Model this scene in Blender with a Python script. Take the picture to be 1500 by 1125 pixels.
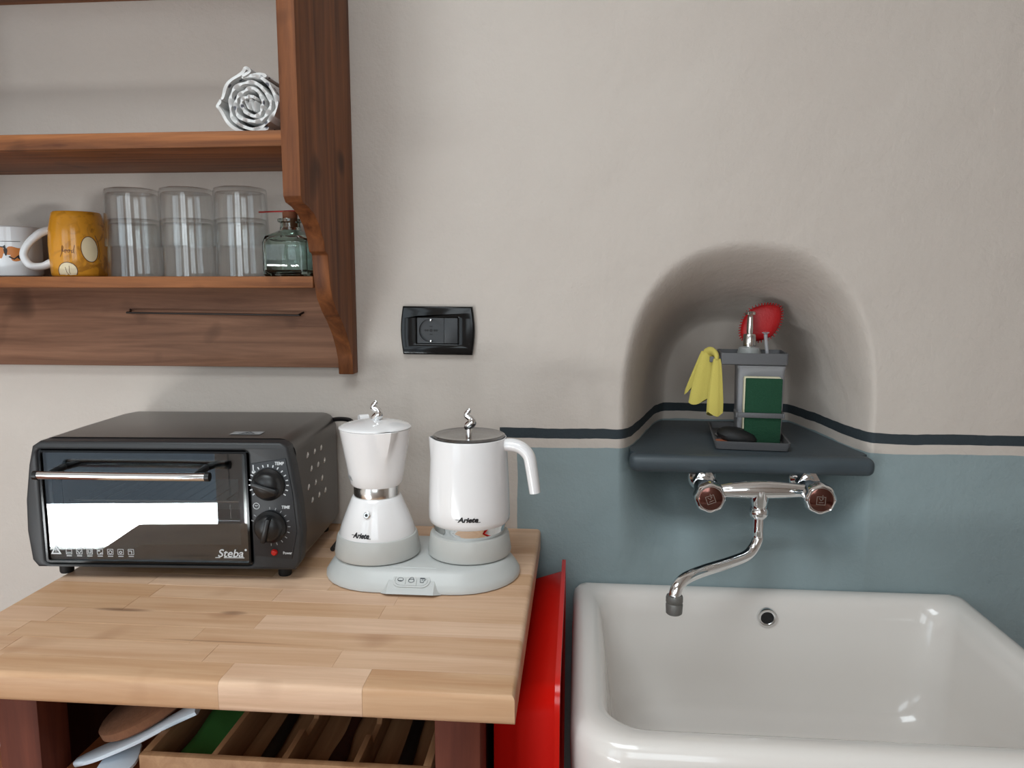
import bpy, bmesh, math, random
from mathutils import Vector, Matrix
random.seed(7)
sc = bpy.context.scene
for o in list(bpy.data.objects): bpy.data.objects.remove(o)
C = sc.collection
PI = math.pi
# ------------------------------------------------------------------ camera
F = 1120.0; CX = 750.0; CY = 562.5
YAW = math.radians(4.95); PIT = math.atan(147.5/1120)
CAM = Vector((0, -1.26, 1.316))
FWD = Vector((-math.sin(YAW)*math.cos(PIT), math.cos(YAW)*math.cos(PIT), -math.sin(PIT)))
RGT = Vector((math.cos(YAW), math.sin(YAW), 0)); UPV = RGT.cross(FWD)
cd = bpy.data.cameras.new('camera'); cam = bpy.data.objects.new('camera', cd); C.objects.link(cam)
cd.sensor_width = 36; cd.lens = 36*F/1500; cd.clip_start = 0.02
M3 = Matrix((RGT, UPV, -FWD)).transposed()
cam.matrix_world = Matrix.Translation(CAM) @ M3.to_4x4()
sc.camera = cam
sc.cycles.transparent_max_bounces = 40
def at(x, y, X=None, Y=None, Z=None):          # photo pixel -> point on a known plane
    d = FWD*F + RGT*(x-CX) - UPV*(y-CY)
    for i, v in enumerate((X, Y, Z)):
        if v is not None: return CAM + d*((v-CAM[i])/d[i])
# ------------------------------------------------------------------ world, window light, exposure
w = bpy.data.worlds.new('sky'); sc.world = w; w.use_nodes = True
w.node_tree.nodes['Background'].inputs[0].default_value = (0.62, 0.74, 0.9, 1)
w.node_tree.nodes['Background'].inputs[1].default_value = 0.5
def area(name, loc, size, rot, power, col):
    l = bpy.data.lights.new(name, 'AREA'); l.shape = 'RECTANGLE'; l.size, l.size_y = size
    l.energy = power; l.color = col
    o = bpy.data.objects.new(name, l); C.objects.link(o); o.location = loc; o.rotation_euler = rot
    return o
XL, XR, YR, ZC = -2.45, 2.3, -2.55, 2.6          # left wall, right wall, rear wall, ceiling
# daylight through the tall glazed door in the rear wall: sky above, sunlit terrace below
area('door_sky_light', (-1.62, YR-.10, 1.45), (1.30, 1.40), (PI/2, 0, 0), 9, (0.88, 0.95, 1.0))
area('door_terrace_light', (-1.62, YR-.10, 0.19), (1.30, 0.26), (PI/2, 0, 0), 26, (0.98, 0.99, 1.0))
area('window_sky_light', (-.05, YR-.10, 1.70), (.96, 1.16), (PI/2, 0, 0), 9, (0.93, 0.97, 1.0))
area('roof_window_light', (-.55, -1.35, ZC+.08), (1.26, .96), (0, 0, 0), 21, (0.93, 0.97, 1.0))
sc.view_settings.view_transform = 'Standard'; sc.view_settings.look = 'None'
sc.view_settings.exposure = 0.60; sc.view_settings.gamma = 1
sc.view_settings.use_curve_mapping = False
# ------------------------------------------------------------------ materials
def lin(c):
    c = c/255.0
    return c/12.92 if c <= .04045 else ((c+.055)/1.055)**2.4
def rgb(r, g, b): return (lin(r), lin(g), lin(b), 1)
def base(name):
    m = bpy.data.materials.new(name); m.use_nodes = True
    return m, m.node_tree, m.node_tree.nodes['Principled BSDF']
def N(t, k, **kw):
    n = t.nodes.new(k)
    for a, b in kw.items():
        if a.startswith('i_'): n.inputs[a[2:].replace('_', ' ')].default_value = b
        else: setattr(n, a, b)
    return n
def mth(t, op, a, b=None, c=None, clamp=False):
    n = t.nodes.new('ShaderNodeMath'); n.operation = op; n.use_clamp = clamp
    for i, v in enumerate((a, b, c)):
        if v is None: continue
        if isinstance(v, (int, float)): n.inputs[i].default_value = v
        else: t.links.new(v, n.inputs[i])
    return n.outputs[0]
def mixc(t, f, a, b, mode='MIX'):
    n = t.nodes.new('ShaderNodeMix'); n.data_type = 'RGBA'; n.blend_type = mode
    for i, v in ((0, f), (6, a), (7, b)):
        if isinstance(v, (int, float, tuple)): n.inputs[i].default_value = v
        else: t.links.new(v, n.inputs[i])
    return n.outputs[2]
def plain(name, col, rough=.5, metal=0, bump=0, bscale=200, spec=.5, var=0, coat=0):
    m, t, p = base(name)
    p.inputs['Base Color'].default_value = col; p.inputs['Roughness'].default_value = rough
    p.inputs['Metallic'].default_value = metal; p.inputs['Specular IOR Level'].default_value = spec
    p.inputs['Coat Weight'].default_value = coat
    if bump or var:
        tc = N(t, 'ShaderNodeTexCoord'); nz = N(t, 'ShaderNodeTexNoise', i_Scale=bscale, i_Detail=4.0)
        t.links.new(tc.outputs['Object'], nz.inputs['Vector'])
        if bump:
            b = N(t, 'ShaderNodeBump', i_Strength=bump, i_Distance=.001)
            t.links.new(nz.outputs['Fac'], b.inputs['Height']); t.links.new(b.outputs[0], p.inputs['Normal'])
        if var:
            dk = tuple(v*(1-var) for v in col[:3])+(1,)
            t.links.new(mixc(t, nz.outputs['Fac'], dk, col), p.inputs['Base Color'])
    return m
def wood(name, c1, c2, axis='X', rough=.5, scale=1.0, rnd=.0, knots=0.0, bump=.25, dark=None, streaks=()):
    """grain along one object axis; rnd: tone changes per object"""
    m, t, p = base(name)
    tc = N(t, 'ShaderNodeTexCoord'); mp = N(t, 'ShaderNodeMapping')
    s = [28*scale]*3; s['XYZ'.index(axis)] = 1.6*scale
    mp.inputs['Scale'].default_value = s
    oi = N(t, 'ShaderNodeObjectInfo')
    cm = N(t, 'ShaderNodeCombineXYZ')
    for i in range(3): t.links.new(mth(t, 'MULTIPLY', oi.outputs['Random'], 17.0+i*9), cm.inputs[i])
    va = N(t, 'ShaderNodeVectorMath', operation='ADD')
    t.links.new(tc.outputs['Object'], va.inputs[0]); t.links.new(cm.outputs[0], va.inputs[1])
    t.links.new(va.outputs[0], mp.inputs['Vector'])
    n1 = N(t, 'ShaderNodeTexNoise', i_Scale=1.6, i_Detail=6.0, i_Roughness=.62, i_Distortion=.6)
    t.links.new(mp.outputs[0], n1.inputs['Vector'])
    n2 = N(t, 'ShaderNodeTexNoise', i_Scale=9.0, i_Detail=3.0)
    t.links.new(mp.outputs[0], n2.inputs['Vector'])
    r1 = N(t, 'ShaderNodeValToRGB'); r1.color_ramp.elements[0].position = .32; r1.color_ramp.elements[1].position = .68
    r1.color_ramp.elements[0].color = c1; r1.color_ramp.elements[1].color = c2
    t.links.new(n1.outputs['Fac'], r1.inputs[0])
    col = mixc(t, mth(t, 'MULTIPLY', n2.outputs['Fac'], .35), r1.outputs[0], tuple(v*.72 for v in c1[:3])+(1,))
    if knots:
        vo = N(t, 'ShaderNodeTexNoise', i_Scale=11.0, i_Detail=1.0)
        t.links.new(va.outputs[0], vo.inputs['Vector'])
        k = mth(t, 'MULTIPLY', mth(t, 'SUBTRACT', vo.outputs['Fac'], .66), 7.0, clamp=True)
        col = mixc(t, mth(t, 'MULTIPLY', k, knots), col, dark or tuple(v*.35 for v in c1[:3])+(1,))
    if streaks:
        sp = N(t, 'ShaderNodeSeparateXYZ'); t.links.new(tc.outputs['Object'], sp.inputs[0])
        for (kx, ky, la, lb, st) in streaks:
            dx = mth(t, 'DIVIDE', mth(t, 'SUBTRACT', sp.outputs[0], kx), la); dy = mth(t, 'DIVIDE', mth(t, 'SUBTRACT', sp.outputs[1], ky), lb)
            dd = mth(t, 'ADD', mth(t, 'MULTIPLY', dx, dx), mth(t, 'MULTIPLY', dy, dy))
            kk = mth(t, 'MULTIPLY', mth(t, 'MULTIPLY_ADD', dd, -1.0, mth(t, 'MULTIPLY_ADD', n1.outputs['Fac'], 1.6, .1), clamp=True), st)
            col = mixc(t, kk, col, rgb(92, 58, 40))
    if rnd:
        hv = N(t, 'ShaderNodeHueSaturation')
        t.links.new(mth(t, 'MULTIPLY_ADD', oi.outputs['Random'], rnd, 1-rnd/2), hv.inputs['Value'])
        t.links.new(mth(t, 'MULTIPLY_ADD', oi.outputs['Random'], -rnd*.9, 1+rnd*.45), hv.inputs['Saturation'])
        t.links.new(col, hv.inputs['Color']); col = hv.outputs[0]
    t.links.new(col, p.inputs['Base Color'])
    p.inputs['Roughness'].default_value = rough; p.inputs['Specular IOR Level'].default_value = .22
    b = N(t, 'ShaderNodeBump', i_Strength=bump, i_Distance=.0012)
    t.links.new(n1.outputs['Fac'], b.inputs['Height']); t.links.new(b.outputs[0], p.inputs['Normal'])
    return m
def glass(name, tint=(1, 1, 1, 1), ior=1.47):
    m, t, p = base(name)
    p.inputs['Base Color'].default_value = tint; p.inputs['Transmission Weight'].default_value = 1
    p.inputs['Roughness'].default_value = 0.0; p.inputs['IOR'].default_value = ior
    return m
def thin_glass(name, tint, refl=1.0):
    """clear sheet: straight-through transmission plus a Fresnel mirror"""
    m, t, p = base(name); t.nodes.remove(p)
    out = t.nodes['Material Output']
    tr = N(t, 'ShaderNodeBsdfTransparent'); tr.inputs[0].default_value = tint
    gl = N(t, 'ShaderNodeBsdfGlossy'); gl.inputs['Roughness'].default_value = .01
    lw = N(t, 'ShaderNodeLayerWeight', i_Blend=.5)
    fs = mth(t, 'MULTIPLY_ADD', mth(t, 'POWER', lw.outputs['Facing'], 4.0), .9, .045)
    mx = N(t, 'ShaderNodeMixShader')
    t.links.new(mth(t, 'MULTIPLY', fs, refl, clamp=True), mx.inputs[0])
    t.links.new(tr.outputs[0], mx.inputs[1]); t.links.new(gl.outputs[0], mx.inputs[2])
    t.links.new(mx.outputs[0], out.inputs[0])
    return m

def wall_paint():
    m, t, p = base('painted_plaster')
    tc = N(t, 'ShaderNodeTexCoord'); sp = N(t, 'ShaderNodeSeparateXYZ'); t.links.new(tc.outputs['Object'], sp.inputs[0])
    X, Y, Z = sp.outputs
    nz = N(t, 'ShaderNodeTexNoise', i_Scale=14.0, i_Detail=3.0); t.links.new(tc.outputs['Object'], nz.inputs['Vector'])
    wob = mth(t, 'MULTIPLY', mth(t, 'SUBTRACT', nz.outputs['Fac'], .5), .007)
    zz = mth(t, 'ADD', Z, wob); xx = mth(t, 'ADD', X, wob)
    big = N(t, 'ShaderNodeTexNoise', i_Scale=2.2, i_Detail=4.0); t.links.new(tc.outputs['Object'], big.inputs['Vector'])
    cream = mixc(t, big.outputs['Fac'], rgb(194, 183, 174), rgb(205, 196, 187))
    teal = mixc(t, big.outputs['Fac'], rgb(134, 150, 153), rgb(148, 162, 164))
    def step(v, e, s=2500.0): return mth(t, 'MULTIPLY_ADD', mth(t, 'SUBTRACT', v, e), s, .5, clamp=True)
    right = step(xx, -.100)
    m1 = mth(t, 'MULTIPLY', right, mth(t, 'SUBTRACT', 1.0, step(zz, 1.0425)))
    c = mixc(t, m1, cream, teal)
    st = mth(t, 'MULTIPLY', step(zz, 1.0585), mth(t, 'SUBTRACT', 1.0, step(zz, 1.0755)))
    st = mth(t, 'MULTIPLY', st, step(xx, -.13))
    c = mixc(t, st, c, rgb(52, 60, 65))
    t.links.new(c, p.inputs['Base Color']); p.inputs['Roughness'].default_value = .75
    p.inputs['Specular IOR Level'].default_value = .3
    n2 = N(t, 'ShaderNodeTexNoise', i_Scale=150.0, i_Detail=5.0, i_Roughness=.6); t.links.new(tc.outputs['Object'], n2.inputs['Vector'])
    n3 = N(t, 'ShaderNodeTexNoise', i_Scale=9.0, i_Detail=3.0); t.links.new(tc.outputs['Object'], n3.inputs['Vector'])
    b1 = N(t, 'ShaderNodeBump', i_Strength=.55, i_Distance=.0016); t.links.new(n2.outputs['Fac'], b1.inputs['Height'])
    b2 = N(t, 'ShaderNodeBump', i_Strength=.5, i_Distance=.012); t.links.new(n3.outputs['Fac'], b2.inputs['Height'])
    t.links.new(b1.outputs[0], b2.inputs['Normal']); t.links.new(b2.outputs[0], p.inputs['Normal'])
    return m
MT = dict(
    wall=wall_paint(),
    room=plain('room_plaster', rgb(222, 214, 206), .8, bump=.3, bscale=120),
    ceil=plain('ceiling_plaster', rgb(236, 233, 228), .85),
    floor=plain('terracotta', rgb(140, 84, 62), .45, var=.35, bscale=9),
    white_paint=plain('white_paint', rgb(225, 225, 222), .4),
    shelf=wood('old_pine', rgb(92, 53, 31), rgb(164, 103, 58), 'X', .55, 1.0, .1, .85),
    shelf_v=wood('old_pine_upright', rgb(84, 47, 27), rgb(146, 88, 48), 'Z', .5, 1.0, .1, .85),
    apron=wood('grey_brown_pine', rgb(108, 76, 60), rgb(164, 122, 98), 'X', .6, 1.0, .1, .85),
    beech=wood('beech', rgb(200, 158, 124), rgb(222, 186, 154), 'X', .42, 1.0, .24, .45, .12, rgb(150, 105, 75), [(K.x+.3975, K.y+.2685, a_, b_, c_) for K, a_, b_, c_ in ((at(180, 893, Z=.901), .045, .006, .75), (at(342, 898, Z=.901), .020, .008, .6), (at(330, 940, Z=.901), .10, .0022, .6))]),
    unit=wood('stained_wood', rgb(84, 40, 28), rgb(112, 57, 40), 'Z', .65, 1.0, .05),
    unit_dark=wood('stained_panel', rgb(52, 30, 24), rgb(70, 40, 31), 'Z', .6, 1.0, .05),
    orange=wood('orange_pine', rgb(150, 84, 50), rgb(176, 106, 66), 'X', .5),
    traywood=wood('tray_wood', rgb(150, 110, 78), rgb(178, 138, 102), 'Y', .5, 1.2),
    chrome=plain('chrome', (.82, .83, .84, 1), .06, 1),
    steel=plain('brushed_steel', (.72, .71, .69, 1), .2, 1),
    aer=plain('grey_aerator', rgb(120, 118, 114), .45, .4),
    cap=plain('tap_cap_reflected_brown', (.20, .09, .075, 1), .15, 1),  # chrome cap; the brown room's reflection is put into its colour
    china=plain('white_ceramic', rgb(232, 229, 224), .12, coat=.4),
    sinkc=plain('sink_fireclay', rgb(226, 220, 214), .14, coat=.3),
    mug=plain('mug_ceramic', rgb(226, 228, 230), .12),
    amber=None,
    whitepl=plain('white_enamel', rgb(236, 234, 234), .14, coat=.4),
    greypl=plain('pale_grey_plastic', rgb(196, 198, 196), .38),
    ringpl=plain('grey_plastic_ring', rgb(190, 190, 186), .36),
    black=plain('black_plastic', rgb(20, 20, 21), .35),
    blackg=plain('gloss_black', rgb(10, 10, 11), .12, spec=.3),
    matblack=plain('matt_black', rgb(17, 17, 18), .6),
    bezel=plain('charcoal_plastic', rgb(40, 41, 43), .45, bump=.08, bscale=900),
    panel=plain('panel_charcoal', rgb(36, 38, 42), .45),
    ovenbody=plain('grey_metallic_paint', rgb(98, 94, 91), .32, .75),
    galv=plain('galvanised_cavity', rgb(150, 152, 150), .4, .8),
    print=plain('white_print', rgb(205, 208, 210), .5),
    printg=plain('grey_print', rgb(150, 152, 154), .5),
    ink=plain('black_ink', rgb(24, 22, 24), .5),
    inkg=plain('grey_ink', rgb(70, 74, 78), .5),
    led=plain('red_lens', rgb(190, 35, 28), .15),
    slate=plain('slate_paint', rgb(66, 76, 82), .45, bump=.35, bscale=45, var=.1),
    red=plain('red_plastic', rgb(200, 22, 14), .22),
    redbrush=plain('red_bristle', rgb(178, 18, 24), .45, bump=.6, bscale=300),
    green=plain('green_scourer', rgb(24, 72, 48), .95, bump=.9, bscale=420, var=.3),
    foam=plain('cream_sponge', rgb(226, 220, 190), .9, bump=.5, bscale=300),
    yellow=plain('yellow_cloth', rgb(206, 190, 96), .9, bump=.5, bscale=500),
    caddy=plain('dark_grey_plastic', rgb(92, 92, 94), .45),
    disp=plain('mid_grey_plastic', rgb(158, 158, 162), .4),
    clearpl=plain('translucent_neck', rgb(150, 152, 150), .3),
    copper=plain('copper_disc', rgb(190, 112, 82), .4, .3),
    towel=None,
    cork=plain('cork', rgb(138, 92, 64), .9, bump=.8, bscale=160, var=.35),
    plasticw=plain('white_utensil_plastic', rgb(214, 224, 234), .35),
    greencloth=plain('green_napkin', rgb(62, 128, 58), .85, bump=.3, bscale=80),
    brownink=plain('brown_ink', rgb(96, 52, 22), .5),
    orangeink=plain('orange_ink', rgb(196, 120, 56), .4),
    creamink=plain('cream_glaze', rgb(222, 205, 170), .25),
    wire=plain('dark_wire', rgb(58, 50, 46), .4, .7),
    redlid=plain('red_lid', rgb(170, 40, 34), .4),
    stopper=plain('stopper_cork', rgb(120, 70, 44), .8),
    glass=thin_glass('tumbler_glass', (.98, .985, .985, 1), 1.15),
    jarglass=glass('green_jar_glass', (.74, .86, .81, 1)),
    ovenglass=thin_glass('oven_glass', (.72, .75, .76, 1), 2.4),
    lidglass=thin_glass('lid_glass', (.55, .55, .56, 1), 1.6),
    pane=thin_glass('window_glass', (.95, .97, .97, 1), 1.0),
)
def amber_mat():
    m, t, p = base('amber_glaze')
    tc = N(t, 'ShaderNodeTexCoord'); nz = N(t, 'ShaderNodeTexNoise', i_Scale=38.0, i_Detail=4.0, i_Distortion=1.5)
    t.links.new(tc.outputs['Object'], nz.inputs['Vector'])
    sp = N(t, 'ShaderNodeSeparateXYZ'); t.links.new(tc.outputs['Object'], sp.inputs[0])
    k = mth(t, 'MULTIPLY', mth(t, 'SUBTRACT', nz.outputs['Fac'], .52), 9.0, clamp=True)
    k = mth(t, 'MULTIPLY', k, mth(t, 'MULTIPLY_ADD', sp.outputs[0], 14.0, .55, clamp=True))
    t.links.new(mixc(t, mth(t, 'MULTIPLY', k, .6), rgb(212, 146, 44), rgb(136, 84, 34)), p.inputs['Base Color'])
    p.inputs['Roughness'].default_value = .13
    return m
def towel_mat():
    m, t, p = base('printed_cotton')
    tc = N(t, 'ShaderNodeTexCoord'); vo = N(t, 'ShaderNodeTexVoronoi', i_Scale=70.0)
    t.links.new(tc.outputs['Object'], vo.inputs['Vector'])
    k = mth(t, 'MULTIPLY', mth(t, 'SUBTRACT', .26, vo.outputs['Distance']), 12.0, clamp=True)
    t.links.new(mixc(t, k, rgb(214, 213, 211), rgb(96, 96, 104)), p.inputs['Base Color'])
    p.inputs['Roughness'].default_value = .95
    return m
MT['amber'] = amber_mat(); MT['towel'] = towel_mat()
# ------------------------------------------------------------------ builders
def link(name, me, mat, parent=None, smooth=False):
    o = bpy.data.objects.new(name, me); C.objects.link(o)
    if mat is not None and len(me.materials) == 0: me.materials.append(MT[mat] if isinstance(mat, str) else mat)
    if parent is not None: o.parent = parent
    if smooth:
        for f in me.polygons: f.use_smooth = True
        if smooth != 'all':
            me.set_sharp_from_angle(angle=math.radians(40 if smooth is True else smooth))
    return o
def pyd(name, v, f, mat, parent=None, smooth=False):
    me = bpy.data.meshes.new(name); me.from_pydata([tuple(p) for p in v], [], f); me.update()
    bm = bmesh.new(); bm.from_mesh(me); bmesh.ops.recalc_face_normals(bm, faces=bm.faces); bm.to_mesh(me); bm.free()
    return link(name, me, mat, parent, smooth)
def fin(name, bm, mat, parent=None, smooth=False):
    me = bpy.data.meshes.new(name); bm.to_mesh(me); bm.free()
    return link(name, me, mat, parent, smooth)
def bbox(bm, x0, x1, y0, y1, z0, z1, bev=0, seg=2):
    r = bmesh.ops.create_cube(bm, size=1)
    vs = r['verts']
    for v in vs:
        v.co = Vector(((x0+x1)/2+v.co.x*(x1-x0), (y0+y1)/2+v.co.y*(y1-y0), (z0+z1)/2+v.co.z*(z1-z0)))
    if bev:
        es = list({e for v in vs for e in v.link_edges})
        bmesh.ops.bevel(bm, geom=es, offset=bev, segments=seg, affect='EDGES', profile=.5)
def box(name, x0, x1, y0, y1, z0, z1, mat, parent=None, bev=.001, seg=2):
    bm = bmesh.new(); bbox(bm, x0, x1, y0, y1, z0, z1, bev, seg)
    return fin(name, bm, mat, parent, smooth=True if bev else False)
def lathe(name, prof, mat, parent=None, n=48, c=(0, 0), closed=False, fn=None, smooth=True, frame=None):
    """revolve (r,z) profile; fn(theta,i,r,z)->(r,z) warps; frame: 4x4 matrix"""
    v = []; f = []; m = len(prof)
    for i in range(n):
        th = 2*PI*i/n
        for j, (r, z) in enumerate(prof):
            if fn: r, z = fn(th, j, r, z)
            v.append(Vector((c[0]+r*math.cos(th), c[1]+r*math.sin(th), z)))
    if frame is not None: v = [frame @ p for p in v]
    for i in range(n):
        k = (i+1) % n
        for j in range(m-1 if not closed else m):
            j2 = (j+1) % m
            f.append((i*m+j, k*m+j, k*m+j2, i*m+j2))
    me = bpy.data.meshes.new(name); me.from_pydata(v, [], f)
    bm = bmesh.new(); bm.from_mesh(me); bmesh.ops.remove_doubles(bm, verts=bm.verts, dist=1e-6)
    bmesh.ops.holes_fill(bm, edges=[e for e in bm.edges if e.is_boundary], sides=n+2) if not closed else None
    bmesh.ops.recalc_face_normals(bm, faces=bm.faces); bm.to_mesh(me); bm.free()
    return link(name, me, mat, parent, smooth)
def spline(pts, k=6):
    out = []; P = [Vector(p) for p in pts]; n = len(P)
    for i in range(n-1):
        a, b, c, d = P[max(i-1, 0)], P[i], P[i+1], P[min(i+2, n-1)]
        for s in range(k):
            t = s/k
            out.append(.5*((2*b)+(c-a)*t+(2*a-5*b+4*c-d)*t*t+(3*b-a-3*c+d)*t**3))
    out.append(P[-1]); return out
def tube(name, pts, rad, mat, parent=None, n=14, k=6, flat=1.0, smooth=True, ref=None):
    """rad: number or list per control point; flat: squash of the second axis"""
    R = rad if isinstance(rad, (list, tuple)) else [rad]*len(pts)
    P = spline(pts, k); rr = [p.x for p in spline([(r, 0, 0) for r in R], k)]
    v = []; f = []
    tang = [(P[min(i+1, len(P)-1)]-P[max(i-1, 0)]).normalized() for i in range(len(P))]
    nrm = Vector(ref) if ref else (Vector((0, 0, 1)) if abs(tang[0].z) < .9 else Vector((1, 0, 0)))
    for i, p in enumerate(P):
        nrm = (nrm-tang[i]*nrm.dot(tang[i])).normalized(); b = tang[i].cross(nrm)
        for j in range(n):
            a = 2*PI*j/n; v.append(p+(nrm*math.cos(a)*flat+b*math.sin(a))*rr[i])
    L = len(P)
    for i in range(L-1):
        for j in range(n):
            f.append((i*n+j, i*n+(j+1) % n, (i+1)*n+(j+1) % n, (i+1)*n+j))
    f.append(tuple(range(n-1, -1, -1))); f.append(tuple((L-1)*n+j for j in range(n)))
    return pyd(name, v, f, mat, parent, smooth)
def prism(name, poly, axis, a0, a1, mat, parent=None, bev=0, seg=2, smooth=False):
    """extrude a 2D polygon along an axis; poly is in the other two axes in xyz order"""
    ax = 'xyz'.index(axis); o = [i for i in range(3) if i != ax]
    v = []
    for a in (a0, a1):
        for p in poly:
            q = [0, 0, 0]; q[ax] = a; q[o[0]] = p[0]; q[o[1]] = p[1]; v.append(q)
    n = len(poly); f = [tuple(range(n)), tuple(range(2*n-1, n-1, -1))]
    for i in range(n): f.append((i, (i+1) % n, n+(i+1) % n, n+i))
    me = bpy.data.meshes.new(name); me.from_pydata(v, [], f)
    bm = bmesh.new(); bm.from_mesh(me); bmesh.ops.recalc_face_normals(bm, faces=bm.faces)
    if bev:
        es = [e for e in bm.edges if len(e.link_faces) == 2 and e.calc_face_angle() > .6]
        bmesh.ops.bevel(bm, geom=es, offset=bev, segments=seg, affect='EDGES', profile=.5)
    bm.to_mesh(me); bm.free()
    return link(name, me, mat, parent, smooth or bool(bev))
def rrect(x0, x1, y0, y1, r, n=6):
    """rounded rectangle, ccw; r a number or 4 radii (x1y0, x1y1, x0y1, x0y0)"""
    rs = r if isinstance(r, (list, tuple)) else [r]*4
    out = []
    for (cx, cy, a0), q in zip(((x1, y0, -PI/2), (x1, y1, 0), (x0, y1, PI/2), (x0, y0, PI)), rs):
        sx = -1 if cx == x1 else 1; sy = -1 if cy == y1 else 1
        for i in range(n+1):
            a = a0+PI/2*i/n
            out.append((cx+sx*q+q*math.cos(a), cy+sy*q+q*math.sin(a)))
    return out
def loft(name, loops, mat, parent=None, cap0=True, cap1=True, smooth=True):
    n = len(loops[0]); v = [p for l in loops for p in l]; f = []
    for i in range(len(loops)-1):
        for j in range(n): f.append((i*n+j, i*n+(j+1) % n, (i+1)*n+(j+1) % n, (i+1)*n+j))
    if cap0: f.append(tuple(range(n)))
    if cap1: f.append(tuple((len(loops)-1)*n+j for j in range(n)))
    return pyd(name, v, f, mat, parent, smooth)
def fill(loops, ext=.0003, cyc=True):
    """2D outlines (with holes) -> flat mesh in XY, thickness ext"""
    cu = bpy.data.curves.new('f', 'CURVE'); cu.dimensions = '2D'; cu.fill_mode = 'BOTH'; cu.extrude = ext
    for l in loops:
        s = cu.splines.new('POLY'); s.points.add(len(l)-1); s.use_cyclic_u = True
        for p, q in zip(s.points, l): p.co = (q[0], q[1], 0, 1)
    return curve_mesh(cu)
def curve_mesh(cu):
    o = bpy.data.objects.new('tmp', cu); C.objects.link(o)
    dg = bpy.context.evaluated_depsgraph_get(); dg.update()
    me = bpy.data.meshes.new_from_object(o.evaluated_get(dg))
    bpy.data.objects.remove(o); me.materials.clear()
    return me
def text(s, size, shear=0, bold=0, ext=.0002, width=None, spacing=1.0):
    cu = bpy.data.curves.new('t', 'FONT'); cu.body = s; cu.size = size; cu.shear = shear; cu.offset = bold
    cu.extrude = ext; cu.align_x = 'CENTER'; cu.align_y = 'CENTER'; cu.resolution_u = 4; cu.space_character = spacing
    me = curve_mesh(cu)
    if width:
        xs = [v.co.x for v in me.vertices]; k = width/(max(xs)-min(xs)); c0 = (max(xs)+min(xs))/2
        for v in me.vertices: v.co.x = (v.co.x-c0)*k
    return me
def flatxf(me, fn):
    for v in me.vertices: v.co = fn(v.co.copy())
    me.update(); return me
def ring2(l, k):            # polyline outline -> thin closed band
    return l
def circ(cx, cy, r, n=20): return [(cx+r*math.cos(2*PI*i/n), cy+r*math.sin(2*PI*i/n)) for i in range(n)]
def stroke(pts, wd):        # open polyline -> closed outline of width wd
    L = []; R = []
    for i, p in enumerate(pts):
        a = Vector(pts[max(i-1, 0)]); b = Vector(pts[min(i+1, len(pts)-1)])
        d = (b-a).normalized(); nn = Vector((-d.y, d.x))*wd/2
        L.append(tuple(Vector(p)+nn)); R.append(tuple(Vector(p)-nn))
    return L+R[::-1]
def join_meshes(ms):
    bm = bmesh.new()
    for m in ms: bm.from_mesh(m)
    me = bpy.data.meshes.new('j'); bm.to_mesh(me); bm.free(); return me
def subdiv(me, maxlen):
    bm = bmesh.new(); bm.from_mesh(me)
    bmesh.ops.triangulate(bm, faces=bm.faces)
    for _ in range(4):
        es = [e for e in bm.edges if e.calc_length() > maxlen]
        if not es: break
        bmesh.ops.subdivide_edges(bm, edges=es, cuts=1); bmesh.ops.triangulate(bm, faces=bm.faces)
    bm.to_mesh(me); bm.free(); return me
def wrap(me, prof, c, phi0, z0, off=.0003):
    """lay flat XY mesh on a surface of revolution; phi measured from -Y towards +X"""
    subdiv(me, .004)
    def rad(z):
        for (r1, a), (r2, b) in zip(prof, prof[1:]):
            if min(a, b) <= z <= max(a, b) and a != b: return r1+(r2-r1)*(z-a)/(b-a)
        return prof[-1][0]
    def g(p):
        z = z0+p.y; r = rad(z); a = phi0+p.x/max(r, .01); r += off+p.z
        return Vector((c[0]+r*math.sin(a), c[1]-r*math.cos(a), z))
    return flatxf(me, g)
def thing(name, label, cat, loc=(0, 0, 0), rz=0, group=None):
    o = bpy.data.objects.new(name, None); C.objects.link(o); o.location = loc; o.rotation_euler = (0, 0, rz)
    o.empty_display_size = .05
    return tag(o, label, cat, group)
def tag(o, label, cat, group=None):
    o['label'] = label; o['category'] = cat
    if group: o['group'] = group
    return o
def struct(o): o['kind'] = 'structure'; return o

# ================================================================== the setting
def smooth01(t): t = max(0, min(1, t)); return t*t*(3-2*t)
NC, NA, NZ0, NH, ND = .273, .205, 1.10, .285, .30
def niche(x, z):
    if z < 1.0: return 0
    u = (x-NC)/NA; wz = max(0, z-NZ0)/NH
    q = (abs(u)**2.5+wz**2.5)**(1/2.5); s = 1-q
    if s <= 0: return 0
    k = smooth01((u+.55)/1.1)
    wd = (.55*(1-k)+.30*k)
    top = smooth01(wz*1.1); wd = wd*(1-top)+.62*top
    return ND*smooth01(s/wd)
def frange(a, b, d): n = max(1, round((b-a)/d)); return [a+(b-a)*i/n for i in range(n)]
xs = frange(XL, -.02, .12)+frange(-.02, .52, .0035)+frange(.52, XR, .12)+[XR]
zs = frange(0, 1.0, .12)+frange(1.0, 1.44, .0035)+frange(1.44, ZC, .12)+[ZC]
v = [(x, niche(x, z), z) for z in zs for x in xs]; nx = len(xs)
f = [(j*nx+i, j*nx+i+1, (j+1)*nx+i+1, (j+1)*nx+i) for j in range(len(zs)-1) for i in range(nx-1)]
me = bpy.data.meshes.new('wall_back'); me.from_pydata(v, [], f); struct(link('wall_back', me, 'wall', None, 'all'))
struct(box('floor', XL-.3, XR+.1, YR-.1, .1, -.1, 0, 'floor', None, 0))
RX0, RX1, RY0, RY1 = -1.2, .1, -1.85, -.85            # roof window opening
bm = bmesh.new()
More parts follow.
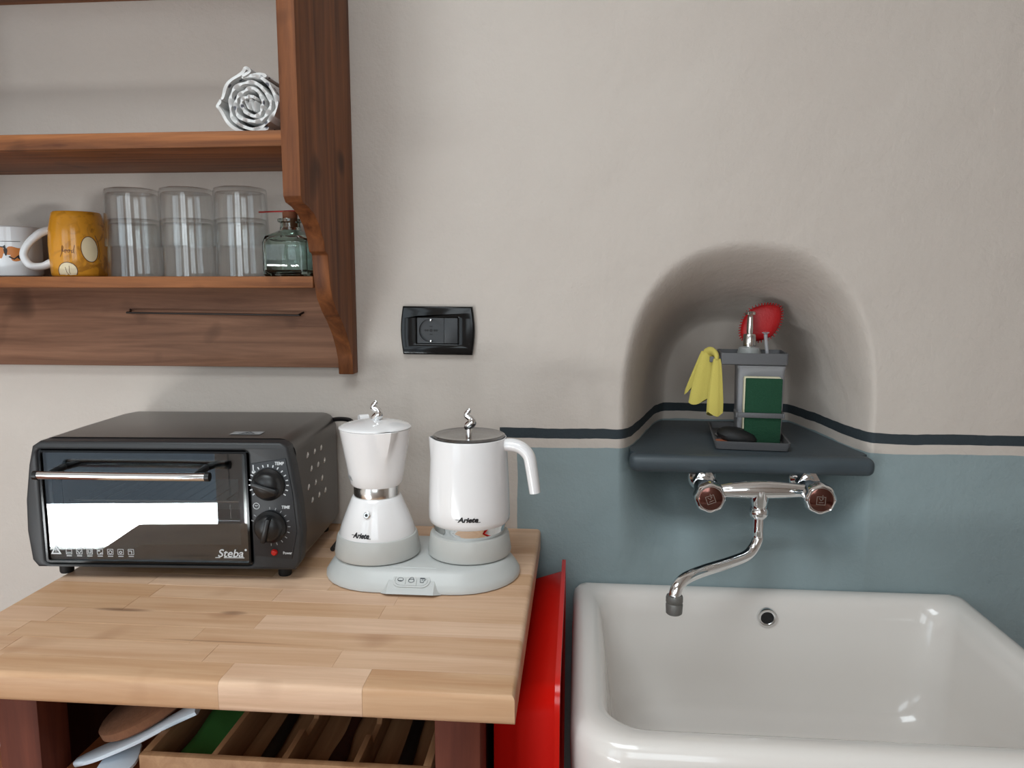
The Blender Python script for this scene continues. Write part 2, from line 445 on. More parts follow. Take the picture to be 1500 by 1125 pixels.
for q in ((XL-.3, RX0, YR-.3, .1), (RX1, XR+.1, YR-.3, .1), (RX0, RX1, YR-.3, RY0), (RX0, RX1, RY1, .1)): bbox(bm, q[0], q[1], q[2], q[3], ZC, ZC+.16)
struct(fin('ceiling', bm, 'ceil'))
bm = bmesh.new()
for a_, b_ in ((RX0, RX0+.04), (RX1-.04, RX1)): bbox(bm, a_, b_, RY0, RY1, ZC, ZC+.05)
for a_, b_ in ((RY0, RY0+.04), (RY1-.04, RY1)): bbox(bm, RX0+.04, RX1-.04, a_, b_, ZC, ZC+.05)
wn = struct(fin('window_3', bm, 'white_paint')); wn['label'] = 'white framed roof window in the ceiling'
box('pane', RX0+.04, RX1-.04, RY0+.04, RY1-.04, ZC+.02, ZC+.026, 'pane', wn, 0)
struct(box('wall_right', XR, XR+.1, YR, 0, 0, ZC, 'room', None, 0))
struct(box('wall_left', XL-.1, XL, YR, 0, 0, ZC, 'room', None, 0))
WX0, WX1, WZ1 = -2.30, -.94, 2.20                     # opening of the glazed door
VX0, VX1, VZ0, VZ1 = -.55, .45, 1.10, 2.30            # opening of the window
bm = bmesh.new()
for q in ((XL-.1, WX0, 0, ZC), (WX0, WX1, WZ1, ZC), (WX1, VX0, 0, ZC), (VX0, VX1, 0, VZ0), (VX0, VX1, VZ1, ZC), (VX1, XR, 0, ZC)):
    bbox(bm, q[0], q[1], YR-.22, YR, q[2], q[3])
struct(fin('wall_rear', bm, 'room'))
bm = bmesh.new()
for a_, b_ in ((VX0, VX0+.05), (VX1-.05, VX1), (-.075, -.025)): bbox(bm, a_, b_, YR-.07, YR-.03, VZ0, VZ1)
for a_, b_ in ((VZ0, VZ0+.05), (VZ1-.05, VZ1)): bbox(bm, VX0+.05, VX1-.05, YR-.07, YR-.03, a_, b_)
wn = struct(fin('window_2', bm, 'white_paint')); wn['label'] = 'white framed two-pane window in the rear wall'
for a_, b_ in ((VX0+.05, -.075), (-.025, VX1-.05)): box('pane', a_, b_, YR-.052, YR-.048, VZ0+.05, VZ1-.05, 'pane', wn, 0)
dr = struct(thing('door_1', 'white glazed terrace door letting in daylight', 'door', ((WX0+WX1)/2, YR-.05, 0))); del dr['category']
hw = (WX1-WX0)/2
for x0, x1 in ((-hw, hw*.46), (hw*.46, hw)):          # wide leaf and narrow side leaf
    bm = bmesh.new()
    bbox(bm, x0+.002, x0+.06, -.02, .02, .0, WZ1); bbox(bm, x1-.06, x1-.002, -.02, .02, .0, WZ1)
    bbox(bm, x0+.06, x1-.06, -.02, .02, 0, .13); bbox(bm, x0+.06, x1-.06, -.02, .02, WZ1-.08, WZ1)
    l = fin('door_leaf', bm, 'white_paint', dr)
    box('pane', x0+.06, x1-.06, -.003, .003, .13, WZ1-.08, 'pane', l, 0)

# ------------------------------------------------------------------ stone ledge in the niche
LZ = 1.040
pl = [(-.185, -.002)]
def edge(side):
    out = []
    for i in range(0, 14):
        y = i/13*.292
        lo, hi = 0, 1
        # widest x at which the niche is deeper than y at ledge height
        best = NC
        for k in range(400):
            x = NC+side*NA*(1-k/400)
            if niche(x, LZ+.002) >= y: best = x; break
        out.append((max(.089, min(.469, best+side*.004)), y+.001))
    return out
LE, RE = edge(-1), edge(1)
poly = LE[:]+RE[::-1]+[(.455, -.010), (.095, -.010)]
o = prism('stone_ledge', poly, 'z', LZ-.028, LZ, 'slate', None)
bm = bmesh.new(); bm.from_mesh(o.data)
bbox(bm, .086, .472, -.036, -.0005, LZ-.029, LZ+.0002, .0115, 5); bm.to_mesh(o.data); bm.free()
for p in o.data.polygons: p.use_smooth = True
o.data.set_sharp_from_angle(angle=.7)
tag(o, 'dark slate-painted stone ledge filling the bottom of the wall niche', 'ledge')

# ================================================================== wall shelf
sh = thing('wall_shelf', 'old brown wooden wall shelf with scrolled side and low apron board', 'shelf', (-.72, 0, 1.165))
ox, oz = .72, -1.165
side = [(0, 2.12), (-.243, 2.12), (-.243, 1.432), (-.236, 1.424), (-.214, 1.420), (-.192, 1.412), (-.172, 1.398), (-.156, 1.378),
        (-.150, 1.362), (-.139, 1.358), (-.1365, 1.335), (-.132, 1.312), (-.122, 1.292), (-.104, 1.274), (-.080, 1.256), (-.056, 1.234), (-.040, 1.212),
        (-.030, 1.192), (-.027, 1.166), (0, 1.166)]
for x0, x1 in ((-.396, -.371), (-1.085, -1.06)):
    prism('side_panel', [(y, z+oz) for y, z in side], 'x', x0+ox, x1+ox, 'shelf_v', sh, .0015)
def board(nm, y0, z0, z1, y1=-.0005, m='shelf'):
    return box(nm, -1.06+ox, -.396+ox, y0, y1, z0+oz, z1+oz, m, sh, .002)
board('shelf_board', -.136, 1.309, 1.3265)
board('shelf_board', -.228, 1.499, 1.5205)
board('shelf_board', -.215, 1.772, 1.794)
board('shelf_board', -.215, 2.06, 2.082)
board('apron_board', -.020, 1.176, 1.3092, m='apron')
tube('towel_rail', [(x+ox, y, z+oz) for x, y, z in ((-.757, -.019, 1.272), (-.75, -.030, 1.268), (-.744, -.034, 1.267), (-.60, -.034, 1.2655), (-.468, -.034, 1.264), (-.460, -.030, 1.2645), (-.455, -.019, 1.268))],
     .0017, 'wire', sh, 8, 4)

# rolled towel on the upper board
TZ = 1.5205
c = at(366, 142, Y=-.19)
tw = thing('rolled_towel', 'white and grey patterned cotton towel rolled up beside the shelf side', 'towel', (c.x+.002, -.11, TZ))
def sheet(nm, pts, th, y0, y1, mat, parent, wob=.0):
    """cloth strip: 2D path in xz, thickness th, along y"""
    P = spline([(p[0], 0, p[1]) for p in pts], 5); L = []; R = []
    for i, p in enumerate(P):
        d = (P[min(i+1, len(P)-1)]-P[max(i-1, 0)]).normalized(); nn = Vector((-d.z, 0, d.x))*th/2
        L.append(p+nn); R.append(p-nn)
    e0 = P[0]-(P[1]-P[0]).normalized()*th*.5; e1 = P[-1]+(P[-1]-P[-2]).normalized()*th*.5
    out = [e0]+L+[e1]+R[::-1]
    n = len(out); v = []; K = 5
    for k in range(K):
        for i, q in enumerate(out):
            yy = y0+(y1-y0)*k/(K-1)+(wob*math.sin(i*.55) if k == 0 else 0)
            v.append((q.x, yy, q.z))
    f = []
    for k in range(K-1):
        for i in range(n): f.append((k*n+i, k*n+(i+1) % n, (k+1)*n+(i+1) % n, (k+1)*n+i))
    nl = len(L)
    for k in (0, K-1):
        b = k*n
        f.append((b, b+1, b+n-1)); f.append((b+nl, b+nl+1, b+nl+2))
        for i in range(nl-1): f.append((b+1+i, b+2+i, b+n-2-i, b+n-1-i))
    return pyd(nm, v, f, mat, parent, 60)
pts = []
for i in range(60):
    a = i/59*2*PI*3.15+.9; r = .010+.0285*i/59
    wv = 1+.10*math.sin(a*2.7)*(1-i/59)+.03*math.sin(a*5.1)
    pts.append((r*math.cos(a)*wv, .0425+r*.99*math.sin(a)*wv))
sheet('cloth_roll', pts, .0042, -.082, .08, 'towel', tw, .002)
sheet('cloth_core', [(-.008, .047), (-.004, .037), (.0, .049), (.003, .035), (.006, .046)], .003, -.079, .08, 'towel', tw, .002)
sheet('cloth_fold', [(-.0405, .050), (-.036, .062), (-.026, .074), (-.010, .0845), (-.004, .0895), (.000, .0865), (-.008, .0795)], .0042, -.084, .08, 'towel', tw, .002)
sheet('cloth_fold', [(-.044, .048), (-.0475, .041), (-.044, .035), (-.036, .020), (-.023, .009), (-.006, .0035), (.010, .005), (.022, .010)], .0042, -.083, .08, 'towel', tw, .002)
sheet('cloth_fold', [(-.002, .080), (.012, .0815), (.0215, .080)], .005, -.081, .08, 'towel', tw, .001)

# mugs ---------------------------------------------------------------
SZ = 1.3265
def mug_body(nm, prof, th, mat, par, inner=None):
    zt = prof[-1][1]
    full = [(0, 0)]+prof+[(prof[-1][0]-th*.5, zt+th*.45)]+[(r-th, max(z, .006)) for r, z in prof[::-1][:-1]]+[(0, .006)]
    return lathe(nm, full, mat, par, 56)
m1 = thing('white_mug', 'white mug with small brown printed motif standing behind the amber mug handle', 'mug', (at(22, 404, Y=-.062).x, -.058, SZ))
P1 = [(.034, 0), (.038, .002), (.0395, .006), (.040, .04), (.040, .079)]
mug_body('cup', P1, .004, 'mug', m1)
tube('handle', [(-.036, -.012, .066), (-.052, -.020, .066), (-.062, -.025, .052), (-.062, -.025, .034), (-.052, -.02, .018), (-.036, -.012, .016)], .006, 'mug', m1, 12, 5)
def blob(cx, cy, rx, ry, k=3, n=22, a=.15, ph=0):
    return [(cx+rx*(1+a*math.sin(k*t+ph))*math.cos(t), cy+ry*(1+a*math.sin(k*t+ph))*math.sin(t)) for t in [2*PI*i/n for i in range(n)]]
ph = math.radians(24)
link('print', wrap(join_meshes([fill([blob(-.011, .002, .0055, .009, 3)], .0001), fill([blob(.008, .003, .013, .0075, 4)], .0001), fill([blob(.012, -.007, .010, .005, 3, ph=1)], .0001)]), P1, (0, 0), ph, .037), 'orangeink', m1)
link('print_outline', wrap(join_meshes([fill([stroke([(-.014, .019), (.018, .019)], .0006)], .0001), fill([stroke([(-.014, .011), (-.006, .010), (-.004, .013), (-.003, .006)], .0016)], .0001),
     fill([blob(-.003, .003, .0025, .006, 3)], .0001), fill([stroke([(.001, -.005), (.008, -.009), (.015, -.003), (.022, -.007)], .0022)], .0001), fill([blob(.016, -.006, .004, .003, 3)], .0001)]), P1, (0, 0), ph, .037, .0006), 'ink', m1)
c2 = at(118, 404, Y=-.064)
m2 = thing('amber_mug', 'amber yellow barrel mug with white loop handle and cream oval prints', 'mug', (c2.x, -.064, SZ))
P2 = [(.038, 0), (.0405, .002), (.0415, .006), (.0425, .03), (.043, .05), (.0415, .075), (.0375, .094), (.036, .101)]
mug_body('cup', P2, .004, 'amber', m2)
lathe('inner_glaze', [(.0320, .0965), (.0335, .1012), (.0348, .1027), (.0357, .1022), (.0362, .1012)], 'mug', m2, 56, closed=False) if False else None
tube('handle', [(-.036, -.010, .076), (-.048, -.022, .069), (-.062, -.032, .052), (-.0685, -.036, .034), (-.061, -.033, .018), (-.048, -.024, .0165), (-.038, -.016, .022)],
     [.006, .0065, .006, .006, .006, .006, .007], 'mug', m2, 14, 6)
def oval(cx, cy, rx, ry, rot=0, n=28):
    return [(cx+rx*math.cos(t)*math.cos(rot)-ry*math.sin(t)*math.sin(rot), cy+rx*math.cos(t)*math.sin(rot)+ry*math.sin(t)*math.cos(rot)) for t in [2*PI*i/n for i in range(n)]]
pf = math.radians(30)
ovs = [(.019, .0, .0125, .020, .1), (-.015, -.034, .0145, .0135, .0)]
link('oval_print', wrap(join_meshes([fill([[p for p in oval(*q)]], .0001) for q in ovs]), P2[1:], (0, 0), pf, .043), 'creamink', m2)
link('oval_outline', wrap(join_meshes([fill([oval(q[0], q[1], q[2]+.0006, q[3]+.0006, q[4]), oval(q[0], q[1], q[2]-.0005, q[3]-.0005, q[4])], .0001) for q in ovs]
     + [fill([stroke([(-.018, -.028), (-.016, -.036), (-.013, -.040)], .0007)], .0001), fill([stroke([(-.012, -.026), (-.012, -.036), (-.010, -.042)], .0007)], .0001),
        fill([stroke([(.028, .022), (.033, .012), (.035, -.006), (.032, -.016)], .0008)], .0001)]), P2[1:], (0, 0), pf, .043, .0005), 'brownink', m2)
hw_ = [[(-.020, -.012), (-.0165, -.004), (-.0145, .003), (-.0155, .0055), (-.0168, .002), (-.0165, -.004)], [(-.0175, -.0035), (-.0135, -.003)],
       [(-.0105, -.001), (-.0125, -.0015), (-.0135, -.0045), (-.0115, -.0055), (-.0100, -.0030), (-.0105, -.001), (-.0085, -.0025)],
       [(-.0055, -.001), (-.0075, -.0015), (-.0085, -.0045), (-.0065, -.0055), (-.0050, -.0030), (-.0055, -.001), (-.0035, -.0025)],
       [(-.0005, -.0015), (-.0030, -.003), (-.0025, -.006), (-.0000, -.004), (.0022, .006)], [(-.0000, -.004), (.0012, -.0068)]]
link('lettering', wrap(join_meshes([fill([stroke([(p[0]-.0045, p[1]) for p in l], .0007)], .0001) for l in hw_]), P2[1:], (0, 0), pf, .043, .0005), 'brownink', m2)

# tumblers -----------------------------------------------------------
GP = [(0, .090), (.034, .090), (.0375, .0885), (.0385, .0855), (.0388, .07), (.0410, .0), (.0395, -.0), (.0372, .07), (.0362, .081), (.034, .083), (0, .083)]
ROWS = ((200, 'next to the amber mug'), (279, 'in the middle of the row'), (357, 'next to the square jar'))
gproto = None
for px, where in ROWS:
    cx = at(px, 404, Y=-.070).x
    for lvl in (0, 1):
        lab = ('upside-down clear tumbler on the shelf board, lower of pair ' if lvl == 0 else
               'upside-down clear tumbler stacked upon another, upper of pair ') + where
        z = SZ+.0004+lvl*.047
        o = lathe('glass_tumbler', [(r*(1 if lvl == 0 else 1), h) for r, h in GP], 'glass', None, 64) if gproto is None else None
        if gproto is None: gproto = o
        else:
            o = gproto.copy(); C.objects.link(o)
        o.location = (cx, -.070, z); k = 1.0
        if lvl == 1: o.scale = (1.045, 1.045, 1.0); z
        tag(o, lab, 'glass', 'stacked tumblers on the shelf')
# square greenish jar with a red disc lid ----------------------------
cj = at(428, 402, Y=-.066)
jr = thing('square_jar', 'greenish square glass jar with stopper and thin red stick at the shelf end', 'jar', (cj.x, -.066, SZ+.0004))
def sq(h, z, r): return [(x, y, z) for x, y in rrect(-h, h, -h, h, r, 5)]
lo = [sq(.033, 0, .008), sq(.0355, .003, .009), sq(.0355, .052, .009), sq(.033, .062, .012), sq(.024, .068, .018), sq(.0165, .072, .0163), sq(.0155, .080, .0153), sq(.0155, .083, .0153), sq(.0195, .085, .0193), sq(.0195, .089, .0193), sq(.0165, .090, .0163)]
li = [sq(.013, .0895, .0128), sq(.0128, .076, .0126), sq(.021, .066, .016), sq(.030, .059, .011), sq(.0325, .051, .007), sq(.0325, .010, .007), sq(.029, .007, .006)]
loft('glass_body', lo+li, 'jarglass', jr)
lathe('stopper', [(0, .076), (.0108, .076), (.0118, .1005), (0, .1005)], 'stopper', jr, 24)
tube('red_stick', [(-.052, .004, .1010), (.0, .0, .1018), (.042, -.004, .1026)], .0013, 'redlid', jr, 8, 2)

# ================================================================== wall socket
sk = thing('wall_socket', 'black rectangular wall socket plate with one outlet and blank module', 'socket', (at(642, 484, Y=0).x, 0, at(642, 484, Y=0).z))
sk.rotation_euler = (0, math.radians(.4), 0)
def arcplate(w, h, b):
    out = []
    for (x0, y0), (x1, y1), bx in (((w, -h), (w, h), b), ((-w, h), (-w, -h), -b)):
        for i in range(9):
            t = i/8; out.append((x0+(x1-x0)*t+bx*math.sin(PI*t), y0+(y1-y0)*t))
    return out
pl_o = [(x, z) for x, z in arcplate(.058, .040, .004)]; pl_i = rrect(-.0345, .0345, -.0215, .0215, .001, 4)
me = fill([pl_o, pl_i], .0045); me = flatxf(me, lambda p: Vector((p.x, -p.z-.005, p.y)))
bm = bmesh.new(); bm.from_mesh(me); bmesh.ops.remove_doubles(bm, verts=bm.verts, dist=1e-5)
es = [e for e in bm.edges if len(e.link_faces) == 2 and e.calc_face_angle() > 1.2 and all(v_.co.y < -.006 for v_ in e.verts)]
bmesh.ops.bevel(bm, geom=es, offset=.0028, segments=3, affect='EDGES', profile=.5)
fin('cover_plate', bm, 'blackg', sk, True)
M = 'socket_face'; MT['sock'] = plain(M, rgb(44, 46, 49), .45)
fc = [rrect(-.0340, .0105, -.0210, .0210, .0008, 3), circ(-.0115, 0, .0195, 36)]
o = link('outlet_module', flatxf(fill(fc, .002), lambda p: Vector((p.x, -p.z-.0055, p.y))), 'sock', sk)
link('outlet_well', flatxf(fill([circ(-.0115, 0, .0195, 36)], .0008), lambda p: Vector((p.x, -p.z-.0022, p.y))), 'sock', o)
for dx in (-.0095, -.0060, 0, .0060, .0095):
    link('pin_hole', flatxf(fill([circ(-.0115+dx, 0, .0018 if dx else .0026, 14)], .0002), lambda p: Vector((p.x, -p.z-.0033, p.y))), 'matblack', o)
for dz in (-.0065, .0065):
    link('pin_hole', flatxf(fill([rrect(-.0140, -.0090, dz-.0008, dz+.0008, .0003, 2)], .0002), lambda p: Vector((p.x, -p.z-.0033, p.y))), 'matblack', o)
for s in (-1, 1): box('earth_clip', -.0128, -.0102, -.0068, -.0035, s*.0175-.0018, s*.0175+.0018, 'steel', o, .0004)
box('blank_module', .0110, .0340, -.0078, -.003, -.0210, .0210, 'sock', sk, .0006)

# ================================================================== worktop of beech staves
WZ, WT = .901, .034
X0, X1, Y0, Y1 = -.735, -.060, -.535, -.002
wt = thing('butcher_block_worktop', 'beech butcher block worktop of glued staves carrying the oven', 'worktop', ((X0+X1)/2, (Y0+Y1)/2, WZ-WT))
rows = 13; rw = (Y1-Y0)/rows; hx = (X1-X0)/2; hy = (Y1-Y0)/2
for r in range(rows):
    y0 = -hy+r*rw; x = -hx; first = True
    while x < hx-1e-6:
        L = random.uniform(.14, .34)
        if first: L *= random.uniform(.35, 1)
        if hx-(x+L) < .09: L = hx-x
        a, b = x, min(x+L, hx)
        bm = bmesh.new()
        g = .00012
        bbox(bm, a+g, b-g, y0+g, y0+rw-g, 0, WT)
        if r == 0 or a <= -hx+1e-6 or b >= hx-1e-6:
            es = []
            for e in bm.edges:
                mid = (e.verts[0].co+e.verts[1].co)/2
                top = mid.z > WT-.001
                if r == 0 and mid.y < y0+.002 and abs(mid.z-WT/2) > .01: es.append(e)
                elif top and (abs(mid.x-hx) < .001 or abs(mid.x+hx) < .001): es.append(e)
            bmesh.ops.bevel(bm, geom=es, offset=.0065, segments=4, affect='EDGES', profile=.5)
        else:
            es = [e for e in bm.edges if (e.verts[0].co.z+e.verts[1].co.z)/2 > WT-.001]
            bmesh.ops.bevel(bm, geom=es, offset=.0003, segments=1, affect='EDGES', profile=.5)
        fin('stave', bm, 'beech', wt, True)
        x = b; first = False

# unit below -----------------------------------------------------------
un = thing('kitchen_unit', 'dark red-brown wooden kitchen stand with open shelf under the worktop', 'unit', (-.375, -.26, 0))
UZ = WZ-WT; SHZ = .742
for x0 in (-.655, -.150):
    for y0 in (-.500, -.06):
        box('leg', x0+.375, x0+.05+.375, y0+.26, y0+.05+.26, 0, UZ-.0005, 'unit', un, .002)
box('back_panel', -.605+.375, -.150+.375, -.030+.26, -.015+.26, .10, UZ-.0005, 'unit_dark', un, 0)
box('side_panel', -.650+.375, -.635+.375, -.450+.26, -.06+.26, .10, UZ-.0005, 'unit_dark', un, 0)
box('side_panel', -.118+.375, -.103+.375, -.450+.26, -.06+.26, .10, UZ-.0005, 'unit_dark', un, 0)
for z in (SHZ, .30):
    bm = bmesh.new()
    bbox(bm, -.604+.375, -.151+.375, -.505+.26, -.031+.26, z-.022, z, .001)
    fin('shelf_board', bm, 'orange', un)
bm = bmesh.new(); bbox(bm, -.715+.375, -.656+.375, -.50+.26, -.06+.26, SHZ-.022, SHZ, .001); fin('side_shelf', bm, 'orange', un)

# cutlery tray ----------------------------------------------------------
tz = SHZ+.0005
a = at(203, 1106, Z=tz+.050)
ct = thing('cutlery_tray', 'wooden cutlery tray with long compartments on the shelf under the worktop', 'tray', (a.x, a.y, tz))
TWd, TD, TH = .330, .34, .050
box('tray_floor', .0, TWd, 0, TD, 0, .005, 'traywood', ct, .0005)
box('front_wall', 0, TWd, 0, .009, .005, TH, 'traywood', ct, .0008)
box('rear_wall', 0, TWd, TD-.009, TD, .005, TH, 'traywood', ct, .0008)
for x in (0, TWd-.009): box('side_wall', x, x+.009, .009, TD-.009, .005, TH, 'traywood', ct, .0008)
box('divider', .078, .085, .009, TD-.009, .005, TH-.003, 'traywood', ct, .0008)
for x, st in ((.158, .075), (.240, .070)):
    prism('divider', [(.009, .005), (.009, TH-.006), (st, TH-.006), (st+.006, TH-.020), (st+.045, TH-.020), (st+.06, TH-.004), (TD-.009, TH-.004), (TD-.009, .005)], 'x', x, x+.007, 'traywood', ct, .0006)
# green napkin lying in the left compartment
K = 12
v = []; f = []
for i in range(K+1):
    for j in range(7):
        u = j/6; t_ = i/K
        x = .022+u*.050; y = .020+t_*.20
        z = .0185+.010*t_+.004*math.sin(u*5+t_*3)+.003*math.sin(t_*14+u*4)*(1-t_)
        v.append((x, y+(.006*math.sin(u*7) if i == 0 else 0), z))
for i in range(K):
    for j in range(6): f.append((i*7+j, i*7+j+1, (i+1)*7+j+1, (i+1)*7+j))
o = pyd('green_napkin', [(p[0]+a.x, p[1]+a.y, p[2]+tz) for p in v], f, 'greencloth', None, 'all')
sm = o.modifiers.new('thickness', 'SOLIDIFY'); sm.thickness = .006; sm.offset = -1
tag(o, 'green paper napkin folded in the left compartment of the cutlery tray', 'napkin')
# dark cutlery lying in the compartments
for i, (x, y0, y1, nm, lab) in enumerate(((.118, .03, .25, 'table_knife', 'dark knife lying in the second compartment of the cutlery tray'),
                                       (.203, .02, .24, 'wooden_spoon', 'dark brown spoon lying in the third compartment of the cutlery tray'),
                                       (.285, .02, .25, 'kitchen_knife', 'black-handled utensil lying in the right compartment of the cutlery tray'))):
    o = tube(nm, [(a.x+x, a.y+y0, tz+.0098), (a.x+x+.002, a.y+y0+.05, tz+.0108), (a.x+x, a.y+(y0+y1)/2, tz+.0098), (a.x+x-.002, a.y+y1-.03, tz+.0105), (a.x+x, a.y+y1, tz+.010)],
             [.004, .011, .006, .010, .004] if i == 1 else [.006, .009, .008, .008, .004], 'unit_dark' if i == 1 else 'black', None, 12, 5, .45, True, (0, 0, 1))
    tag(o, lab, 'utensil')
# white plastic spatulas and cork trivet ---------------------------------
def blade(nm, pts, wd, th, label):
    """flat utensil: centre line with widths"""
    P = spline(pts, 5); W = [p.x for p in spline([(x, 0, 0) for x in wd], 5)]
    up = Vector((0, 0, 1)); v = []; f = []
    for i, p in enumerate(P):
        d = (P[min(i+1, len(P)-1)]-P[max(i-1, 0)]).normalized(); s = d.cross(up).normalized(); n_ = s.cross(d)
        for q in ((-1, -.6), (-.8, -1), (.8, -1), (1, -.6), (1, .6), (.8, 1), (-.8, 1), (-1, .6)):
            v.append(p+s*(W[i]/2*q[0])+n_*(th/2*q[1]))
    L = len(P)
    for i in range(L-1):
        for j in range(8): f.append((i*8+j, i*8+(j+1) % 8, (i+1)*8+(j+1) % 8, (i+1)*8+j))
    f.append(tuple(range(8))); f.append(tuple((L-1)*8+j for j in range(8)))
    return tag(pyd(nm, v, f, 'plasticw', None, 50), label, 'spatula')
A1 = at(112, 1117, Z=tz+.006); B1 = at(200, 1082, Z=tz+.036); C1 = at(292, 1035, Z=tz+.072)
blade('spatula', [A1, A1.lerp(B1, .4), B1, B1.lerp(C1, .5), C1], [.012, .030, .024, .021, .030], .007, 'white plastic spatula leaning across the corner of the cutlery tray under a cork trivet')
A2 = at(152, 1140, Z=tz+.006); B2 = at(200, 1090, Z=tz+.016)
blade('spatula', [A2, A2.lerp(B2, .5), B2], [.030, .042, .016], .006, 'white plastic spatula with broad blade lying flat on the orange shelf board')
ctr = (at(195, 1050, Z=tz+.055))
xa = (C1-A1).normalized(); ya = Vector((0, 0, 1)).cross(xa).normalized(); za = xa.cross(ya)
fr = Matrix((xa, ya, za)).transposed().to_4x4(); fr.translation = A1.lerp(C1, .52)+ya*.050+za*.0065
o = lathe('cork_trivet', [(0, -.002), (.060, -.002), (.064, .001), (.064, .010), (.060, .013), (0, .013)], 'cork', None, 40, frame=fr)
tag(o, 'round brown cork trivet resting on a white spatula under the worktop', 'trivet')

# ================================================================== toaster oven
ov = thing('toaster_oven', 'dark grey countertop toaster oven with glass door and two knobs', 'oven', (-.574, -.276, WZ), math.radians(3.0))
def bez(s=1.0, dz=0):
    pts = [(-.166, .199), (.170, .199), (.180, .193), (.186, .165), (.193, .115), (.196, .07), (.192, .03), (.184, .018),
           (-.182, .018), (-.190, .028), (-.194, .07), (-.192, .115), (-.184, .165), (-.177, .192)]
    return [(x*s, (z-.11)*s+.11+dz) for x, z in pts]
# bezel with a stepped opening for the door and control panel
me = fill([bez(), rrect(-.1705, .1255, .0175+.006, .187, .006, 4)], .012)
me = flatxf(me, lambda p: Vector((p.x, -p.z+.012, p.y)))
bm = bmesh.new(); bm.from_mesh(me); bmesh.ops.remove_doubles(bm, verts=bm.verts, dist=1e-5)
es = [e for e in bm.edges if len(e.link_faces) == 2 and e.calc_face_angle() > 1.2 and all(v_.co.y < .001 for v_ in e.verts)]
bmesh.ops.bevel(bm, geom=es, offset=.004, segments=3, affect='EDGES', profile=.5)
fin('bezel', bm, 'bezel', ov, True)
# housing shell behind the bezel (open at the front)
def hs(y, s, w=1.0): return [(x*w, y, z) for x, z in rrect(-.181*s, .184*s, .0195, .110+.0905*s, [.008, .022, .022, .008], 5)]
def hin(y): return [(x, y, z) for x, z in rrect(-.176, .179, .024, .1945, [.006, .018, .018, .006], 5)]
loft('housing', [hin(.028), hs(.024, 1), hs(.10, 1.004), hs(.22, 1.0), hs(.248, .985)], 'ovenbody', ov, cap0=False)
# cavity
cx0, cx1, cz0, cz1, cy1 = -.152, .110, .036, .176, .225
vv = [(cx0, .022, cz0), (cx1, .022, cz0), (cx1, .022, cz1), (cx0, .022, cz1), (cx0, cy1, cz0), (cx1, cy1, cz0), (cx1, cy1, cz1), (cx0, cy1, cz1)]
cv = pyd('cavity', vv, [(4, 5, 6, 7), (0, 1, 5, 4), (2, 3, 7, 6), (0, 3, 7, 4), (1, 2, 6, 5)], 'galv', ov)
link('cavity_surround', flatxf(fill([rrect(-.1705, .1255, .022, .188, .005, 3), rrect(cx0, cx1, cz0, cz1, .004, 3)], .001), lambda p: Vector((p.x, .021-p.z, p.y))), 'matblack', ov)
rk = tube('rack', [(cx0+.004, .030, .107), (cx1-.004, .030, .107)], .0018, 'chrome', ov, 8, 2)
tube('rack_bar', [(cx0+.004, .215, .107), (cx1-.004, .215, .107)], .0015, 'chrome', rk, 8, 2)
for i in range(13):
    x = cx0+.014+i*(cx1-cx0-.028)/12
    tube('rack_wire', [(x, .030, .1075), (x, .215, .1075)], .0010, 'chrome', rk, 6, 2)
for z in (.050, .165):
    tube('heating_rod', [(cx0+.002, .12, z), (cx1-.002, .12, z)], .003, 'steel', ov, 10, 2)
# door
dx0, dx1, dz0, dz1 = -.1685, .1235, .0255, .1865
dg = box('door_glass', dx0, dx1, .002, .0055, dz0, dz1, 'ovenglass', ov, 0)
win = [(dx0+.012, .146), (dx1-.016, .146), (dx1-.016, .052)]
win += [(-.012, .0515), (-.035, .051), (-.048, .045), (-.058, .040), (-.075, .0395), (-.10, .043), (-.13, .050), (dx0+.012, .059)]  # outline of a reflection is built into the mask's lower curve
link('door_mask', flatxf(fill([rrect(dx0, dx1, dz0, dz1, .003, 3), win], .0003), lambda p: Vector((p.x, -p.z+.0062, p.y))), 'blackg', dg)
dfr = link('door_frame', flatxf(fill([rrect(dx0, dx1, dz0, dz1, .004, 4), rrect(dx0+.003, dx1-.003, dz0+.003, dz1-.003, .003, 4)], .004), lambda p: Vector((p.x, -p.z+.003, p.y))), 'blackg', ov)
hb = tube('door_handle', [(-.150, -.032, .1595), (-.03, -.034, .1590), (.080, -.032, .1585)], .0056, 'chrome', ov, 18, 4)
for x in (-.152, .082): lathe('handle_cap', [(0, -.003), (.0062, -.003), (.0062, .003), (0, .003)], 'black', hb, 20, frame=Matrix.Translation((x, -.032, .1590)) @ Matrix.Rotation(PI/2, 4, 'Y'))
for x in (-.135, .065): tube('handle_post', [(x, .002, .1625), (x, -.032, .1595)], .005, 'black', hb, 12, 2)
# logo and pictograms printed on the door
def face(me, cx, cz, y=.0013): return flatxf(me, lambda p: Vector((p.x+cx, y-p.z, p.y+cz)))
lg = join_meshes([text('Steba', .0155, .25, .0002, .0001, .036), fill([stroke([(-.022, -.0058), (-.015, -.0058)], .0011)], .0001), fill([stroke([(-.010, -.0058), (.019, -.0058)], .0011)], .0001), fill([circ(.0215, .0055, .0016, 12)], .0001)])
link('door_logo', face(lg, .094, .0405), 'print', dg)
tri = [(-.0075, -.006), (.0075, -.006), (0, .008)]; tri2 = [(-.0045, -.0042), (.0045, -.0042), (0, .0042)]
link('warning_symbol', face(join_meshes([fill([tri, tri2], .0001), fill([stroke([(-.0012, -.003), (-.0006, 0), (-.0012, .0015)], .0006)], .0001), fill([stroke([(.0008, -.003), (.0014, 0), (.0008, .0015)], .0006)], .0001)]), -.155, .043), 'print', dg)
